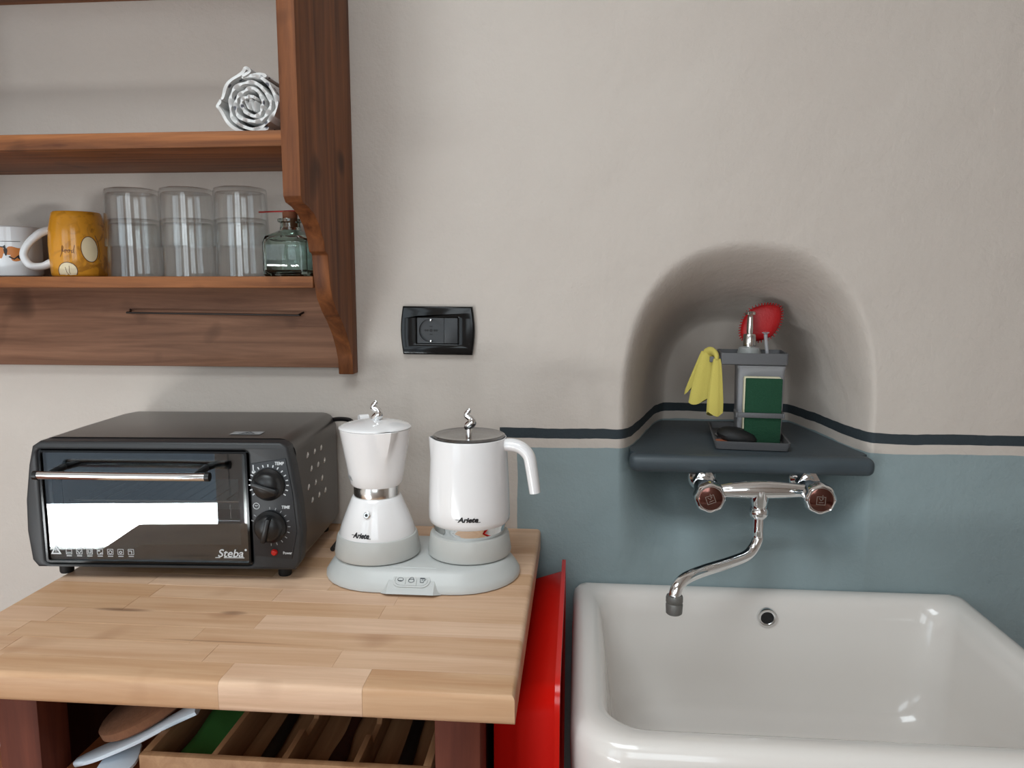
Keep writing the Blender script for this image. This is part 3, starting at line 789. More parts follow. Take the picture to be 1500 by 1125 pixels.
inn = [[stroke([(-.003, -.001), (.003, -.001)], .0007)], [stroke([(-.003, .002), (0, -.002), (.003, .002)], .0010)], [stroke([(-.002, .003), (-.002, -.001), (.002, -.001), (.002, .003)], .0010)],
       [stroke([(-.003, .002), (.0, .002)], .0018), stroke([(.0, -.002), (.003, -.001)], .0014)], [circ(0, 0, .0026, 16), circ(0, 0, .0018, 16)], [circ(0, 0, .0022, 16), circ(0, 0, .0012, 16)], [stroke([(-.003, .002), (.001, .002), (.001, -.002)], .0012)]]
for i in range(7):
    ms = [fill([rrect(-.0042, .0042, -.0035, .0048, .0006, 2), rrect(-.0036, .0036, -.0029, .0042, .0004, 2)], .0001), fill([stroke([(-.0036, -.0058), (.0036, -.0058)], .0011)], .0001)]
    ms += [fill([l for l in inn[i]], .0001)] if i in (4, 5) else [fill([l], .0001) for l in inn[i]]
    link('pictogram', face(join_meshes(ms), -.1365+i*.0148, .0405), 'print', dg)
# control panel
cp = prism('control_panel', [(.1285, .0395), (.1815, .0355), (.1895, .075), (.1855, .128), (.1775, .1775), (.1285, .170)], 'y', -.0015, .004, 'panel', ov, .0008)
for cz, ticks in ((.1415, range(-4, 13)), (.0815, (0, 1, 2, 3, 4, 5, 6, 7, 8, 9, 10, -3, -4))):
    bx_ = .153
    fr = Matrix.Translation((bx_, -.0016, cz)) @ Matrix.Rotation(PI/2, 4, 'X')
    kb = lathe('knob', [(0, 0), (.0225, 0), (.0225, .004), (.0195, .0075), (.0185, .009), (.0175, .0130), (.0150, .0155), (.008, .0180), (0, .0190)], 'black', cp, 36, frame=fr)
    grip = prism('knob_grip', [(-.0035, -.0175), (.0035, -.0175), (.0030, .0175), (-.0030, .0175)], 'y', -.0250, -.0120, 'black', kb, .0016)
    a_ = -.25 if cz < .1 else 1.25
    for vtx in grip.data.vertices:
        x, z = vtx.co.x, vtx.co.z; vtx.co.x = bx_+x*math.cos(a_)-z*math.sin(a_); vtx.co.z = cz+x*math.sin(a_)+z*math.cos(a_)
    ms = []
    for k in ticks:
        th = PI/2-(k-4)*math.radians(15.5) if cz > .1 else PI/2-k*math.radians(18)
        ms.append(fill([stroke([(math.cos(th)*.0242, math.sin(th)*.0242), (math.cos(th)*.0278, math.sin(th)*.0278)], .0016 if cz > .1 else .0011)], .0001))
    link('dial_marks', face(join_meshes(ms), bx_, cz, -.0018), 'print' if cz > .1 else 'printg', cp)['kind'] = 'stuff'
link('lettering', face(text('TEMP', .0062, .15, .0002, .0001, .0125), .1690, .1705, -.0018), 'print', cp)
link('lettering', face(text('TIME', .0058, .15, .0002, .0001, .0115), .1755, .1090, -.0018), 'print', cp)
link('lettering', face(text('Power', .0055, 0, .0001, .0001, .0125), .1755, .0435, -.0018), 'print', cp)
link('thermometer_symbol', face(join_meshes([fill([circ(0, -.004, .0022, 14)], .0001), fill([stroke([(0, -.004), (0, .006)], .0016)], .0001)]), .1325, .1625, -.0018), 'print', cp)
link('clock_symbol', face(join_meshes([fill([circ(0, 0, .0046, 24), circ(0, 0, .0038, 24)], .0001), fill([stroke([(-.002, .001), (0, 0), (.002, .001)], .0007)], .0001)]), .1345, .1105, -.0018), 'print', cp)
lathe('power_lamp', [(0, 0), (.0046, 0), (.0046, .002), (.003, .004), (0, .0046)], 'led', cp, 20, frame=Matrix.Translation((.157, -.0016, .0445)) @ Matrix.Rotation(PI/2, 4, 'X'))
for x in (-.160, .160):
    for y in (.030, .225): lathe('foot', [(0, 0), (.0085, 0), (.0095, .002), (.0095, .020), (0, .020)], 'matblack', ov, 20, (x, y))
# vent dimples on the right flank
for r_ in range(4):
    for k in range(3):
        y = .075+k*.035+(r_ % 2)*.016; z = .165-r_*.024-k*.002
        b_ = bmesh.new(); bmesh.ops.create_uvsphere(b_, u_segments=10, v_segments=6, radius=.5)
        for q in b_.verts:
            q.co = Vector((q.co.x*.006, q.co.y*.010, q.co.z*.0075)); q.co.z += q.co.y*.6; q.co += Vector((.1835, y, z))
        fin('vent_dimple', b_, 'steel', ov, 'all')
# sticker on the top
st_ = link('warning_sticker', flatxf(fill([[(-.022, -.010), (.022, -.010), (.022, .010), (-.022, .010)]], .0001), lambda p: Vector((p.x+.104, p.y+.056, .2014+p.z))), 'printg', ov)
link('sticker_print', flatxf(join_meshes([fill([[(-.012, -.007), (.012, -.007), (.0, .008)], [(-.009, -.0055), (.009, -.0055), (0, .0055)]], .0001), fill([stroke([(-.003, -.003), (-.001, .001)], .0012)], .0001), fill([stroke([(.001, -.003), (.003, .001)], .0012)], .0001)]), lambda p: Vector((p.x+.106, p.y+.056, .2018+p.z))), 'inkg', st_)
# power cord
pc = tube('power_cord', [(-.45, -.014, 1.062), (-.42, -.020, 1.085), (-.385, -.036, 1.092), (-.365, -.050, 1.086), (-.345, -.055, 1.05), (-.345, -.050, .985), (-.358, -.048, .950), (-.375, -.055, .925), (-.378, -.075, .908), (-.380, -.10, .9052), (-.378, -.14, .9052)],
          .0038, 'black', None, 10, 6)
tag(pc, 'black power cord looping from the oven back down behind the moka pot', 'cord')

# ================================================================== coffee station
bs = thing('coffee_base', 'pale grey electric base with three buttons under moka pot and milk frother', 'base', (-.2205, -.205, WZ))
def stad(hl, r, z, n=16):
    out = []
    for i in range(n+1): a_ = -PI/2+PI*i/n; out.append((hl+r*math.cos(a_), r*math.sin(a_), z))
    for i in range(n+1): a_ = PI/2+PI*i/n; out.append((-hl+r*math.cos(a_), r*math.sin(a_), z))
    return out
BT = .0285
loft('station_body', [stad(.052, .084, 0), stad(.052, .0885, .0015), stad(.052, .0885, .006), stad(.052, .0840, .013), stad(.052, .0755, .0240), stad(.052, .0725, .0272), stad(.052, .0690, BT), stad(.052, .04, BT)], 'greypl', bs)
w0, w1 = .031, .0365
pv = [(-w0, -.056, BT+.0006), (w0, -.056, BT+.0006), (w1-.002, -.0895, .0035), (-w1+.002, -.0895, .0035), (-w0-.012, -.05, .004), (w0+.012, -.05, .004), (w1+.004, -.084, .002), (-w1-.004, -.084, .002), (-w0, -.050, .004), (w0, -.050, .004)]
cp2 = pyd('button_panel', [(-w0, -.0640, BT+.0008), (w0, -.0640, BT+.0008), (w0+.001, -.0985, .0042), (-w0-.001, -.0985, .0042),
                           (-w0-.010, -.075, .0010), (w0+.010, -.075, .0010), (w0+.010, -.0890, .0010), (-w0-.010, -.0890, .0010)],
          [(0, 1, 2, 3), (1, 5, 6, 2), (0, 3, 7, 4), (3, 2, 6, 7), (0, 4, 5, 1), (4, 7, 6, 5)], 'greypl', bs)
# slanted frame of the panel face
pa = Vector((0, -.0640, BT+.0008)); pb = Vector((0, -.0985, .0042)); dv = (pa-pb).normalized(); nv = Vector((1, 0, 0)).cross(dv)
pm = pb.lerp(pa, .50)
def onp(me, dx=0, h=0): return flatxf(me, lambda p: pm+Vector((1, 0, 0))*(p.x+dx)+dv*p.y+nv*(h+p.z))
link('button_rim', onp(fill([rrect(-.0255, .0255, -.0108, .0108, .0106, 8), rrect(-.0225, .0225, -.0082, .0082, .008, 8)], .0008), 0, .0006), 'greypl', cp2)
for i, (x0, x1, rr) in enumerate(((-.0220, -.0078, [.0005, .0005, .0075, .0075]), (-.0072, .0072, .0005), (.0078, .0220, [.0075, .0075, .0005, .0005]))):
    bt = link('button', onp(fill([rrect(x0, x1, -.0078, .0078, rr, 6)], .0008), 0, .0005), 'greypl', cp2)
    xm = (x0+x1)/2
    if i == 0: g = [fill([oval(0, .0005, .0042, .0030), oval(0, .0008, .0034, .0022)], .0001), fill([oval(.0, -.0016, .003, .0008)], .0001)]
    elif i == 1: g = [fill([oval(0, -.001, .0042, .0030), oval(0, -.001, .0034, .0022)], .0001), fill([stroke([(-.0038, .0005), (-.001, .004), (.0015, .0042), (.0035, .0010)], .0008)], .0001)]
    else: g = [fill([[(-.0034, .0040), (.0030, .0040), (.0022, -.0036), (-.0026, -.0036)], [(-.0026, .0022), (.0022, .0022), (.0016, -.0028), (-.0019, -.0028)]], .0001), fill([stroke([(.003, .003), (.0048, .002), (.003, -.0008)], .0008)], .0001), fill([stroke([(0, .002), (0, -.001)], .0007)], .0001)]
    link('button_symbol', onp(join_meshes(g), xm, .0015), 'inkg', bt)

# moka pot --------------------------------------------------------------
mk = thing('moka_pot', 'white moka pot with steel waist band and curled chrome lid knob', 'coffee maker', (-.2855, -.213, WZ+BT+.0005))
lathe('heater_ring', [(0, .0005), (.0585, .0005), (.0605, .002), (.0612, .006), (.0575, .028), (.0560, .031), (.0540, .0318), (0, .0318)], 'ringpl', mk, 64)
LB = [(.0540, .0315), (.0535, .036), (.0505, .046), (.0435, .064), (.0375, .0785), (.0350, .0845), (.0335, .086)]
def facet(th, j, r, z):
    k = 10; a_ = (th+PI/2) % (2*PI/k)
    a_ = min(a_, 2*PI/k-a_); return (r*(1-.025*(1-math.cos((PI/k-a_)*k/2*1.0))*0)-0*r, z)
lathe('boiler', [(0, .0315)]+LB+[(0, .086)], 'whitepl', mk, 64)
lathe('steel_band', [(0, .0835), (.0318, .0835), (.0322, .085), (.0322, .1010), (.0315, .1025), (0, .1025)], 'steel', mk, 64)
lathe('seal_ring', [(0, .0855), (.0345, .0855), (.0345, .0865), (.031, .0880), (0, .088)], 'greypl', mk, 48) if False else None
SPA = -PI/2+math.radians(34)           # where the pouring lip points
UP = [(.0320, .1015), (.0345, .1020), (.0370, .1055), (.0400, .122), (.0427, .138), (.0445, .148), (.0462, .158), (.0478, .167), (.0490, .174), (.0505, .183)]
def lip(th, j, r, z):
    d = (th-SPA+PI) % (2*PI)-PI
    zz = max(0, min(1, (z-.138)/.045))
    k = max(0, 1-abs(d)/(.10+.24*zz))
    return (r+.0155*k*zz**1.2, z+(.003*k if z > .175 else 0))
lathe('pouring_jug', [(0, .1015)]+UP+[(.0492, .1838), (.0480, .183), (.043, .15), (.038, .122), (0, .118)], 'whitepl', mk, 96, fn=lip)
LZ_ = .1838
def lidw(th, j, r, z):
    d = (th-SPA+PI) % (2*PI)-PI
    k = max(0, 1-abs(d)/.22); return (r-(.004*k if r > .045 else 0), z)
ld = lathe('lid', [(0, LZ_), (.0500, LZ_), (.0510, LZ_+.0008), (.0505, LZ_+.0018), (.046, LZ_+.0042), (.036, LZ_+.0072), (.022, LZ_+.0098), (.010, LZ_+.0108), (0, LZ_+.011)], 'whitepl', mk, 80, fn=lidw)
def finial(par, x, y, z):
    return tube('lid_knob', [(x, y, z-.001), (x-.001, y, z+.0025), (x+.0045, y-.001, z+.0075), (x+.003, y, z+.0135), (x-.003, y, z+.018), (x-.0015, y, z+.0225), (x+.001, y, z+.0255), (x+.0005, y, z+.028)],
                [.0045, .0062, .0064, .0052, .0042, .0036, .0026, .0012], 'chrome', par, 16, 6)
finial(ld, .001, 0, LZ_+.010)
ha = SPA+PI
hd = Vector((math.cos(ha), math.sin(ha), 0))
lathe('hinge', [(0, -.007), (.0065, -.007), (.0065, .007), (0, .007)], 'whitepl', mk, 20, frame=Matrix.Translation(hd*.052+Vector((0, 0, LZ_+.004))) @ Matrix.Rotation(ha, 4, 'Z') @ Matrix.Rotation(PI/2, 4, 'X'))
tube('handle', [hd*.048+Vector((0, 0, .172)), hd*.066+Vector((0, 0, .176)), hd*.080+Vector((0, 0, .168)), hd*.084+Vector((0, 0, .145)), hd*.082+Vector((0, 0, .115)), hd*.078+Vector((0, 0, .092))], [.006, .007, .008, .0085, .0085, .007], 'whitepl', mk, 14, 5)
va = math.radians(-4); rv = .0420; zv = .0670
fr = Matrix.Translation((rv*math.sin(va), -rv*math.cos(va), zv)) @ Matrix.Rotation(va, 4, 'Z') @ Matrix.Rotation(PI/2-.35, 4, 'X')
vl = lathe('safety_valve', [(0, -.004), (.0052, -.004), (.0052, .0022), (.0040, .0036), (.0022, .0036), (.0020, .002), (0, .002)], 'steel', mk, 8, frame=fr, smooth=False)
lathe('valve_core', [(0, .0015), (.0019, .0015), (.0019, .0030), (0, .0030)], 'black', vl, 14, frame=fr)
def ariete(wd):
    return join_meshes([text('Ariete', .0095, .28, .00045, .0001, wd), fill([stroke([(-wd*.60, .0002), (-wd*.36, .0002)], .0006)], .0001), fill([stroke([(wd*.40, -.0033), (wd*.60, -.0033)], .0007)], .0001)])
link('logo', wrap(ariete(.0245), LB, (0, 0), math.radians(-11), .0405, .0004), 'ink', mk)
link('logo', wrap(ariete(.022), UP, (0, 0), math.radians(-62), .116, .0004), 'printg', mk)

# milk frother jug -------------------------------------------------------
kt = thing('milk_frother', 'white milk frother jug with glass lid and hooked side handle', 'jug', (-.1535, -.199, WZ+BT+.0005))
lathe('heater_ring', [(0, .0005), (.0575, .0005), (.0595, .002), (.0603, .006), (.0568, .029), (.0555, .0315), (.0535, .0320), (0, .0320)], 'ringpl', kt, 64)
lathe('steel_foot', [(0, .0318), (.0500, .0318), (.0515, .034), (.0525, .042), (.0548, .0492), (0, .0492)], 'chrome', kt, 64)
KB = [(.0555, .0480), (.0576, .0505), (.0585, .056), (.0582, .07), (.0572, .10), (.0552, .14), (.0538, .166), (.0533, .1695)]
def klip(th, j, r, z):
    d = (th-(PI+.25)+PI) % (2*PI)-PI
    k = max(0, 1-abs(d)/.28); k = k*k*(3-2*k); zz = max(0, min(1, (z-.14)/.03))
    return (r+.0035*k*zz, z+.0015*k*zz)
lathe('jug_body', [(0, .0480)]+KB+[(.0525, .1700), (.0518, .1690), (.052, .14), (.054, .08), (.050, .054), (0, .052)], 'whitepl', kt, 96, fn=klip)
ldk = lathe('lid', [(0, .1695), (.0490, .1695), (.0512, .1705), (.0515, .1722), (.0490, .1738), (.044, .1728), (.030, .1725), (0, .1728)], 'lidglass', kt, 64)
lathe('lid_seal', [(.0440, .1665), (.0506, .1665), (.0506, .1693), (.0440, .1693)], 'black', ldk, 64, closed=True)
lathe('knob_post', [(0, .1726), (.0045, .1726), (.0045, .181), (.003, .183), (0, .183)], 'chrome', ldk, 18)
finial(ldk, 0, 0, .1822)
hdl = tube('handle', [(.050, -.006, .159), (.062, -.009, .1605), (.076, -.012, .157), (.0865, -.014, .146), (.0905, -.015, .128), (.0935, -.0155, .108), (.0955, -.016, .094)],
     [.0105, .0108, .0105, .0102, .0100, .0096, .0092], 'whitepl', kt, 20, 6, .85)
link('logo', wrap(ariete(.029), KB, (0, 0), math.radians(6), .0645, .0004), 'ink', kt)

# ================================================================== red tub between worktop and sink
rt = thing('red_tub', 'glossy red plastic tub standing on its side between worktop and sink', 'tub', (-.055, -.24, 0))
RX = .043; zt_, zb_ = .853, .012
yb, yf = .205, -.198
def rl(dx, inset): return [(dx, y, z) for y, z in rrect(yf+inset, yb-inset, zb_+inset, zt_-inset, .028, 6)]
loft('tub_shell', [rl(-.036, .030), rl(-.040, .022), rl(-.0395, .020), rl(.034, .002), rl(.036, .0), rl(.033, .0035), rl(-.034, .0235), rl(-.033, .032)], 'red', rt)
fl_o = rrect(yf-.012, yb+.012, zb_-.012, zt_+.014, .034, 6); fl_i = rrect(yf+.001, yb-.001, zb_+.001, zt_-.001, .028, 6)
link('rim_flange', flatxf(fill([fl_o, fl_i], .003), lambda p: Vector((p.z+.036, p.x, p.y))), 'red', rt)

# ================================================================== sink
skn = thing('ceramic_sink', 'large white rectangular ceramic sink fixed to the painted wall', 'sink', (.312, -.235, .56))
sx, sy, sz = -.312, .235, -.56
SXR = .630
def sl(x0, x1, y0, y1, z, rb, rf): return [(x+sx, y+sy, z+sz) for x, y in rrect(x0, x1, y0, y1, [rf, rb, rb, rf], 8)]
Z = .812
L_ = [sl(.045, SXR-.04, -.425, -.004, .565, .02, .05), sl(.012, SXR-.01, -.458, -.002, .590, .02, .07), sl(.000, SXR, -.470, -.001, .66, .018, .075), sl(-.004, SXR+.004, -.474, -.001, .765, .018, .075),
      sl(-.004, SXR+.004, -.474, -.001, .790, .018, .075), sl(-.001, SXR+.001, -.471, -.002, .803, .017, .072), sl(.006, SXR-.006, -.463, -.006, .8105, .016, .066), sl(.014, SXR-.014, -.455, -.012, Z, .02, .062),
      sl(.026, SXR-.026, -.440, -.022, .8115, .03, .058), sl(.034, SXR-.034, -.431, -.031, .8075, .04, .056), sl(.040, SXR-.040, -.425, -.038, .797, .045, .055), sl(.044, SXR-.044, -.420, -.043, .775, .05, .055),
      sl(.055, SXR-.055, -.408, -.052, .68, .055, .06), sl(.066, SXR-.066, -.396, -.062, .635, .06, .06), sl(.085, SXR-.085, -.378, -.080, .612, .06, .06), sl(.115, SXR-.115, -.35, -.108, .604, .06, .06)]
loft('basin', L_, 'sinkc', skn)
oc = at(1124, 905, Y=-.047)
fr = Matrix.Translation((oc.x+sx, -.0458+sy, oc.z+sz)) @ Matrix.Rotation(PI/2+.09, 4, 'X')
og = lathe('overflow_ring', [(.0105, -.004), (.0105, .0018), (.0125, .0030), (.0155, .0026), (.0162, .0008), (.0162, -.004)], 'chrome', skn, 36, frame=fr, closed=True)
lathe('overflow_hole', [(0, -.001), (.0107, -.001), (.0107, .0002), (0, .0002)], 'matblack', og, 28, frame=fr)
for x in (.10, .53):
    prism('bracket', [(-.003+sy, .56+sz), (-.36+sy, .573+sz), (-.36+sy, .562+sz), (-.003+sy, .40+sz)], 'x', x+sx-.012, x+sx+.012, 'wire', skn)

# ================================================================== tap
tp = thing('wall_tap', 'chrome wall-mounted mixer tap with two round handles and swan spout', 'tap', (.285, 0, .990))
tx, tzz = -.285, -.990
TY = -.062
def T(p): return (p[0]+tx, p[1], p[2]+tzz)
body = tube('tap_body', [T(p) for p in ((.207, TY, .990), (.225, TY, .9915), (.25, TY, .9935), (.287, TY, .9950), (.324, TY, .9950), (.35, TY, .9945), (.370, TY, .9945))], [.0105, .0105, .0130, .0150, .0130, .0105, .0105], 'chrome', tp, 22, 6)
tube('tap_neck', [T(p) for p in ((.287, TY, .995), (.287, TY, .980), (.287, TY, .968), (.287, TY, .962))], [.0155, .0140, .0118, .0125], 'chrome', tp, 22, 4)
lathe('collar_nut', [(0, .949), (.0105, .949), (.0145, .954), (.0145, .962), (.0125, .966), (0, .966)], 'chrome', tp, 24, frame=Matrix.Translation(T((.287, TY, 0))))
sp = [(.287, TY, .952), (.287, TY, .930), (.286, TY-.001, .912)]
for x, y, yy in ((1096, 812, -.074), (1068, 824, -.105), (1030, 836, -.145), (1006, 846, -.176), (993, 858, -.191), (988, 874, -.196)):
    q = at(x, y, Y=yy); sp.append((q.x, q.y, q.z))
tube('spout', [T(p) for p in sp], .0088, 'chrome', tp, 20, 8)
q = sp[-1]
lathe('aerator', [(0, .003), (.0112, .003), (.0122, .0), (.0122, -.006), (.0108, -.008), (.0122, -.010), (.0116, -.023), (.010, -.0245), (0, -.0245)], 'aer', tp, 28, frame=Matrix.Translation(T((q[0], q[1], q[2]-.001))))
for s, hx in ((-1, .2035), (1, .3665)):
    hz = .9915 if s < 0 else .9935
    fy = Matrix.Translation(T((hx, 0, hz))) @ Matrix.Rotation(PI/2, 4, 'X')         # local z -> -Y
    lathe('wall_rosette', [(0, .0), (.0235, .0), (.0225, .003), (.0150, .008), (.0125, .010), (.0125, .040), (0, .040)], 'chrome', tp, 30, frame=Matrix.Translation(T((hx+.004, 0, hz+.006))) @ Matrix.Rotation(PI/2, 4, 'X'))
    lathe('union_nut', [(0, .018), (.0185, .018), (.0195, .021), (.0195, .031), (.0185, .034), (0, .034)], 'chrome', tp, 6, frame=Matrix.Translation(T((hx+.004, 0, hz+.006))) @ Matrix.Rotation(PI/2, 4, 'X'), smooth=False)
    lathe('valve_body', [(0, .034), (.0145, .034), (.0160, .045), (.0160, .074), (.0135, .080), (.0135, .086), (0, .086)], 'chrome', tp, 30, frame=fy)
    def scal(th, j, r, z): return (r*(1-.055*(1-math.cos(8*th))/2*(1 if r > .018 else 0)), z)
    hn = lathe('tap_handle', [(0, .084), (.0185, .084), (.0238, .088), (.0245, .094), (.0240, .104), (.0222, .109), (.0205, .1105), (.0195, .1095), (0, .1090)], 'chrome', tp, 64, frame=fy, fn=scal)
    cpp = lathe('handle_cap', [(0, .1088), (.0178, .1088), (.0178, .1096), (.0165, .1102), (0, .1104)], 'cap', hn, 36, frame=fy)
    r0 = .35 if s < 0 else -.05
    def R2(l): return [(x*math.cos(r0)-y*math.sin(r0), x*math.sin(r0)+y*math.cos(r0)) for x, y in l]
    ms = [fill([R2([(-.0075, -.0075), (.0060, -.0075), (.0060, .0055), (-.0075, .0055)]), R2([(-.0066, -.0066), (.0051, -.0066), (.0051, .0046), (-.0066, .0046)])], .0001)]
    ms += [fill([stroke(R2(l), .0009)], .0001) for l in ([(-.004, .003), (-.001, -.001), (.003, .003)], [(-.004, -.004), (.003, -.0035)], [(.001, .008), (.001, .001)])]
    link('cap_emblem', flatxf(join_meshes(ms), lambda p: fy @ Vector((p.x, p.y, .1106+p.z))), 'steel', hn)

# ================================================================== washing-up caddy in the niche
CR = math.radians(-6)
g = at(1046, 659, Z=LZ)
cdy = thing('sink_caddy', 'grey plastic washing-up caddy with soap dispenser and drip tray on the ledge', 'caddy', (g.x, g.y, LZ+.0005), CR)
TW, TDp = .122, .185
loft('drip_tray', [[(x, y, z) for x, y in rrect(a_, TW-a_, a_, TDp-a_, max(.006-a_*.3, .002), 4)] for a_, z in ((.006, 0), (.003, .001), (0, .012), (-.0005, .0145), (.0025, .0145), (.0045, .004), (.010, .0035))], 'caddy', cdy)
bx0, bx1, by0, by1 = .041, .119, .070, .140
loft('dispenser_body', [[(x, y, z) for x, y in rrect(bx0+a_, bx1-a_, by0+a_, by1-a_, .007, 5)] for a_, z in ((.004, .0045), (.002, .007), (.0, .128), (-.0012, .130), (-.0012, .1345), (.001, .136))], 'disp', cdy)
ux0, ux1, uy0, uy1 = .010, .121, .060, .143
ut = loft('upper_tray', [[(x, y, z) for x, y in rrect(ux0+a_, ux1-a_, uy0+a_, uy1-a_, .004, 4)] for a_, z in ((.004, .1365), (.0, .138), (-.0005, .1570), (.0022, .1570), (.003, .1415), (.006, .1410))], 'caddy', cdy)
box('tray_liner', ux0+.004, ux1-.004, uy0+.004, uy1-.004, .1412, .1425, 'matblack', ut, 0)
px_, py_ = .060, .092
lathe('pump_neck', [(0, .1425), (.0195, .1425), (.020, .156), (.0175, .1645), (.012, .1665), (0, .1665)], 'clearpl', cdy, 28, (px_, py_))
pmp = lathe('pump_collar', [(0, .1660), (.0105, .1660), (.0110, .168), (.0110, .1865), (.0095, .1885), (0, .1885)], 'steel', cdy, 28, (px_, py_))
lathe('pump_stem', [(0, .188), (.0052, .188), (.0058, .194), (.0050, .2175), (.0045, .2195), (.0090, .2215), (.0092, .2255), (.0070, .2270), (0, .2275)], 'steel', pmp, 22, (px_, py_))
tube('pump_spout', [(px_, py_, .2235), (px_-.001, py_-.010, .2238), (px_-.002, py_-.022, .2210)], [.0042, .0036, .0026], 'steel', pmp, 12, 4)
# bracket that holds the sponge and arm for the cloth
bk = box('sponge_bracket', .040, .112, .0335, .0375, .050, .0585, 'caddy', cdy, .0008)
box('bracket_arm', .036, .0405, .0335, .0755, .050, .0585, 'caddy', bk, .0008)
box('bracket_arm', .112, .1155, .0335, .0755, .050, .0585, 'caddy', bk, .0008)
box('cloth_arm', -.008, .0105, .0640, .0700, .1400, .1500, 'caddy', cdy, .001)
RC = Matrix.Translation((g.x, g.y, LZ+.0005)) @ Matrix.Rotation(CR, 4, 'Z')
def inC(o):          # put a separate thing into the caddy's frame without parenting it
    o.matrix_world = RC; return o
spn = thing('kitchen_sponge', 'green scouring sponge with cream foam back standing in the caddy bracket', 'sponge'); inC(spn)
bm = bmesh.new(); bbox(bm, .049, .1095, .046, .063, .0045, .118, .003, 2)
fin('foam', bm, 'foam', spn, True)
bm = bmesh.new(); bbox(bm, .0510, .1105, .0385, .0462, .0045, .1165, .0015, 2)
fin('scouring_pad', bm, 'green', spn, True)
# yellow cloth: two hanging lobes joined over the arm
cl = thing('yellow_dishcloth', 'yellow dishcloth hanging over the caddy arm', 'cloth'); inC(cl)
def lobe(nm, top, bot, w0, w1, dep, seed, skew=0):
    v = []; f = []; n = 28; K = 14
    for i in range(K+1):
        t_ = i/K; wd = w0+(w1-w0)*min(1, t_*1.25)**.7
        c0 = Vector(top).lerp(Vector(bot), t_)
        for j in range(n):
            a_ = 2*PI*j/n
            rr = 1+.10*math.sin(3*a_+seed)+.06*math.sin(5*a_+seed*2)
            hem = (.004*math.sin(a_*2+seed) if i == K else 0)
            v.append(c0+Vector((math.cos(a_)*wd*rr, math.sin(a_)*dep*rr*(.5+.5*t_), hem+skew*math.cos(a_)*t_)))
    for i in range(K):
        for j in range(n): f.append((i*n+j, i*n+(j+1) % n, (i+1)*n+(j+1) % n, (i+1)*n+j))
    f.append(tuple(range(n))); f.append(tuple(K*n+j for j in range(n)))
    return pyd(nm, v, f, 'yellow', cl, 50)
lobe('front_fold', (.0035, .0585, .1470), (.0020, .0560, .0510), .0055, .0130, .0045, .7)
lobe('rear_fold', (-.010, .0790, .1560), (-.0235, .0800, .0690), .0110, .0180, .0070, 2.1, .004)
lobe('side_fold', (-.013, .0830, .158), (-.0370, .0960, .088), .0080, .0110, .0070, 4.0, .006)
tube('top_fold', [(.0035, .0585, .1460), (.0025, .0600, .1530), (-.001, .0680, .1575), (-.006, .0760, .1585), (-.012, .0830, .1550)], [.0050, .0060, .0068, .0080, .0080], 'yellow', cl, 14, 5, .75)
# red leaf-shaped brush behind the pump
br = thing('leaf_brush', 'red leaf-shaped bristle brush standing behind the chrome pump', 'brush'); inC(br)
lf = []
for i in range(24):
    t_ = i/24*2*PI; x = math.cos(t_); z = math.sin(t_)
    r = 1/(abs(x)**1.55+abs(z)**1.55)**(1/1.55); lf.append((x*r*.042, z*r*.0305))
rot = math.radians(42)
lf2 = [(.0810+x*math.cos(rot)-z*math.sin(rot), .2060+x*math.sin(rot)+z*math.cos(rot)) for x, z in lf]
def shr(l, k): cx = sum(p[0] for p in l)/len(l); cz = sum(p[1] for p in l)/len(l); return [(cx+(p[0]-cx)*k, cz+(p[1]-cz)*k) for p in l]
hd_ = loft('brush_head', [[(x, y, z) for x, z in shr(lf2, k)] for k, y in ((.55, .110), (.85, .1115), (.97, .115), (1, .119), (.97, .123), (.85, .126), (.5, .1275))], 'redbrush', br)
bm = bmesh.new()
for i in range(90):
    k = i % 45; t_ = k/45; p = lf2[int(t_*24)]; p2 = lf2[(int(t_*24)+1) % 24]; u = t_*24-int(t_*24)
    x = p[0]+(p2[0]-p[0])*u; z = p[1]+(p2[1]-p[1])*u; cx, cz = .0810, .2060
    d = Vector((x-cx, 0, z-cz)).normalized(); yy = .116 if i < 45 else .122
    r_ = bmesh.ops.create_cone(bm, cap_ends=True, segments=5, radius1=.0010, radius2=.0006, depth=.006)
    qd = d.to_track_quat('Z', 'Y').to_matrix().to_4x4(); qd.translation = Vector((x, yy, z))+d*.0005
    bmesh.ops.transform(bm, matrix=qd, verts=r_['verts'])
bo = fin('bristles', bm, 'redbrush', hd_); bo['kind'] = 'stuff'
tube('brush_stem', [(.070, .120, .184), (.066, .120, .165), (.062, .121, .1435)], [.004, .0035, .0035], 'redbrush', br, 10, 4)
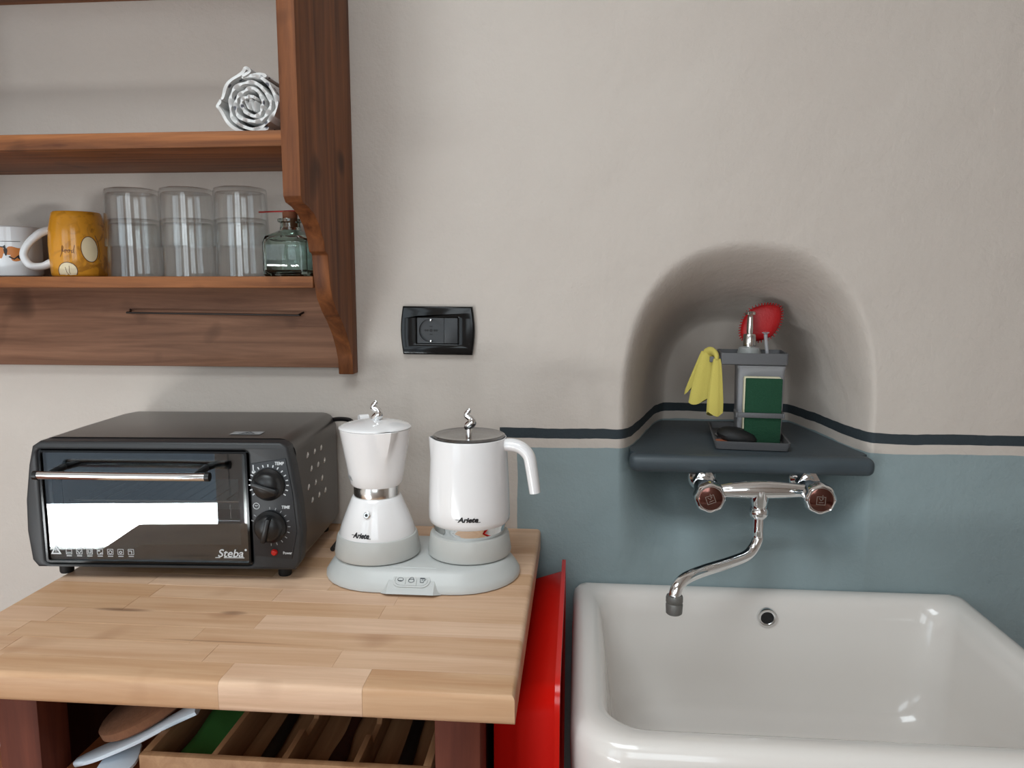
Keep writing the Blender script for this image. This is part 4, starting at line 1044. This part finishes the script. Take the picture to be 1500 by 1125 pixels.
# small grey peg brush standing in the upper tray
pb_ = thing('peg_brush', 'small pale grey brush handle standing beside the pump collar', 'brush'); inC(pb_)
tube('handle', [(.0890, .074, .1432), (.0880, .075, .158), (.0855, .076, .178), (.0845, .0765, .1885)], [.0052, .0055, .0050, .0055], 'disp', pb_, 12, 4, .6)
bm = bmesh.new()
for i in range(16):
    a_ = i/16*2*PI; d = Vector((math.cos(a_)*.9, math.sin(a_)*.5, .45)).normalized()
    r_ = bmesh.ops.create_cone(bm, cap_ends=True, segments=4, radius1=.0010, radius2=.0003, depth=.008)
    qd = d.to_track_quat('Z', 'Y').to_matrix().to_4x4(); qd.translation = Vector((.0845, .0765, .1885))+d*.003
    bmesh.ops.transform(bm, matrix=qd, verts=r_['verts'])
bo = fin('tuft', bm, 'disp', pb_); bo['kind'] = 'stuff'
# things lying in the drip tray
fr = RC @ Matrix.Translation((.040, .043, .0165)) @ Matrix.Rotation(math.radians(10), 4, 'Y') @ Matrix.Rotation(math.radians(12), 4, 'X') @ Matrix.Scale(.62, 4, (0, 1, 0))
o = lathe('black_scourer', [(0, -.009), (.024, -.009), (.033, -.004), (.034, .002), (.027, .009), (.012, .013), (0, .0135)], 'matblack', None, 36, frame=fr)
tag(o, 'black oval scourer lying in the caddy drip tray in front of the sponge', 'scourer')
fr = RC @ Matrix.Translation((.013, .030, .0085)) @ Matrix.Rotation(math.radians(8), 4, 'X')
o = lathe('copper_disc', [(0, -.002), (.0105, -.002), (.0112, -.0005), (.0105, .001), (0, .0018)], 'copper', None, 28, frame=fr)
tag(o, 'small copper-coloured disc lying in the front corner of the drip tray', 'disc')
fr = RC @ Matrix.Translation((.0165, .0600, .0085)) @ Matrix.Rotation(math.radians(10), 4, 'Y')
o = lathe('sink_strainer', [(0, -.0035), (.007, -.0035), (.0095, .001), (.0130, .003), (.0130, .0042), (.0085, .0035), (.006, -.0015), (0, -.0015)], 'chrome', None, 30, frame=fr)
tag(o, 'small chrome sink strainer lying in the drip tray behind a copper disc', 'strainer')
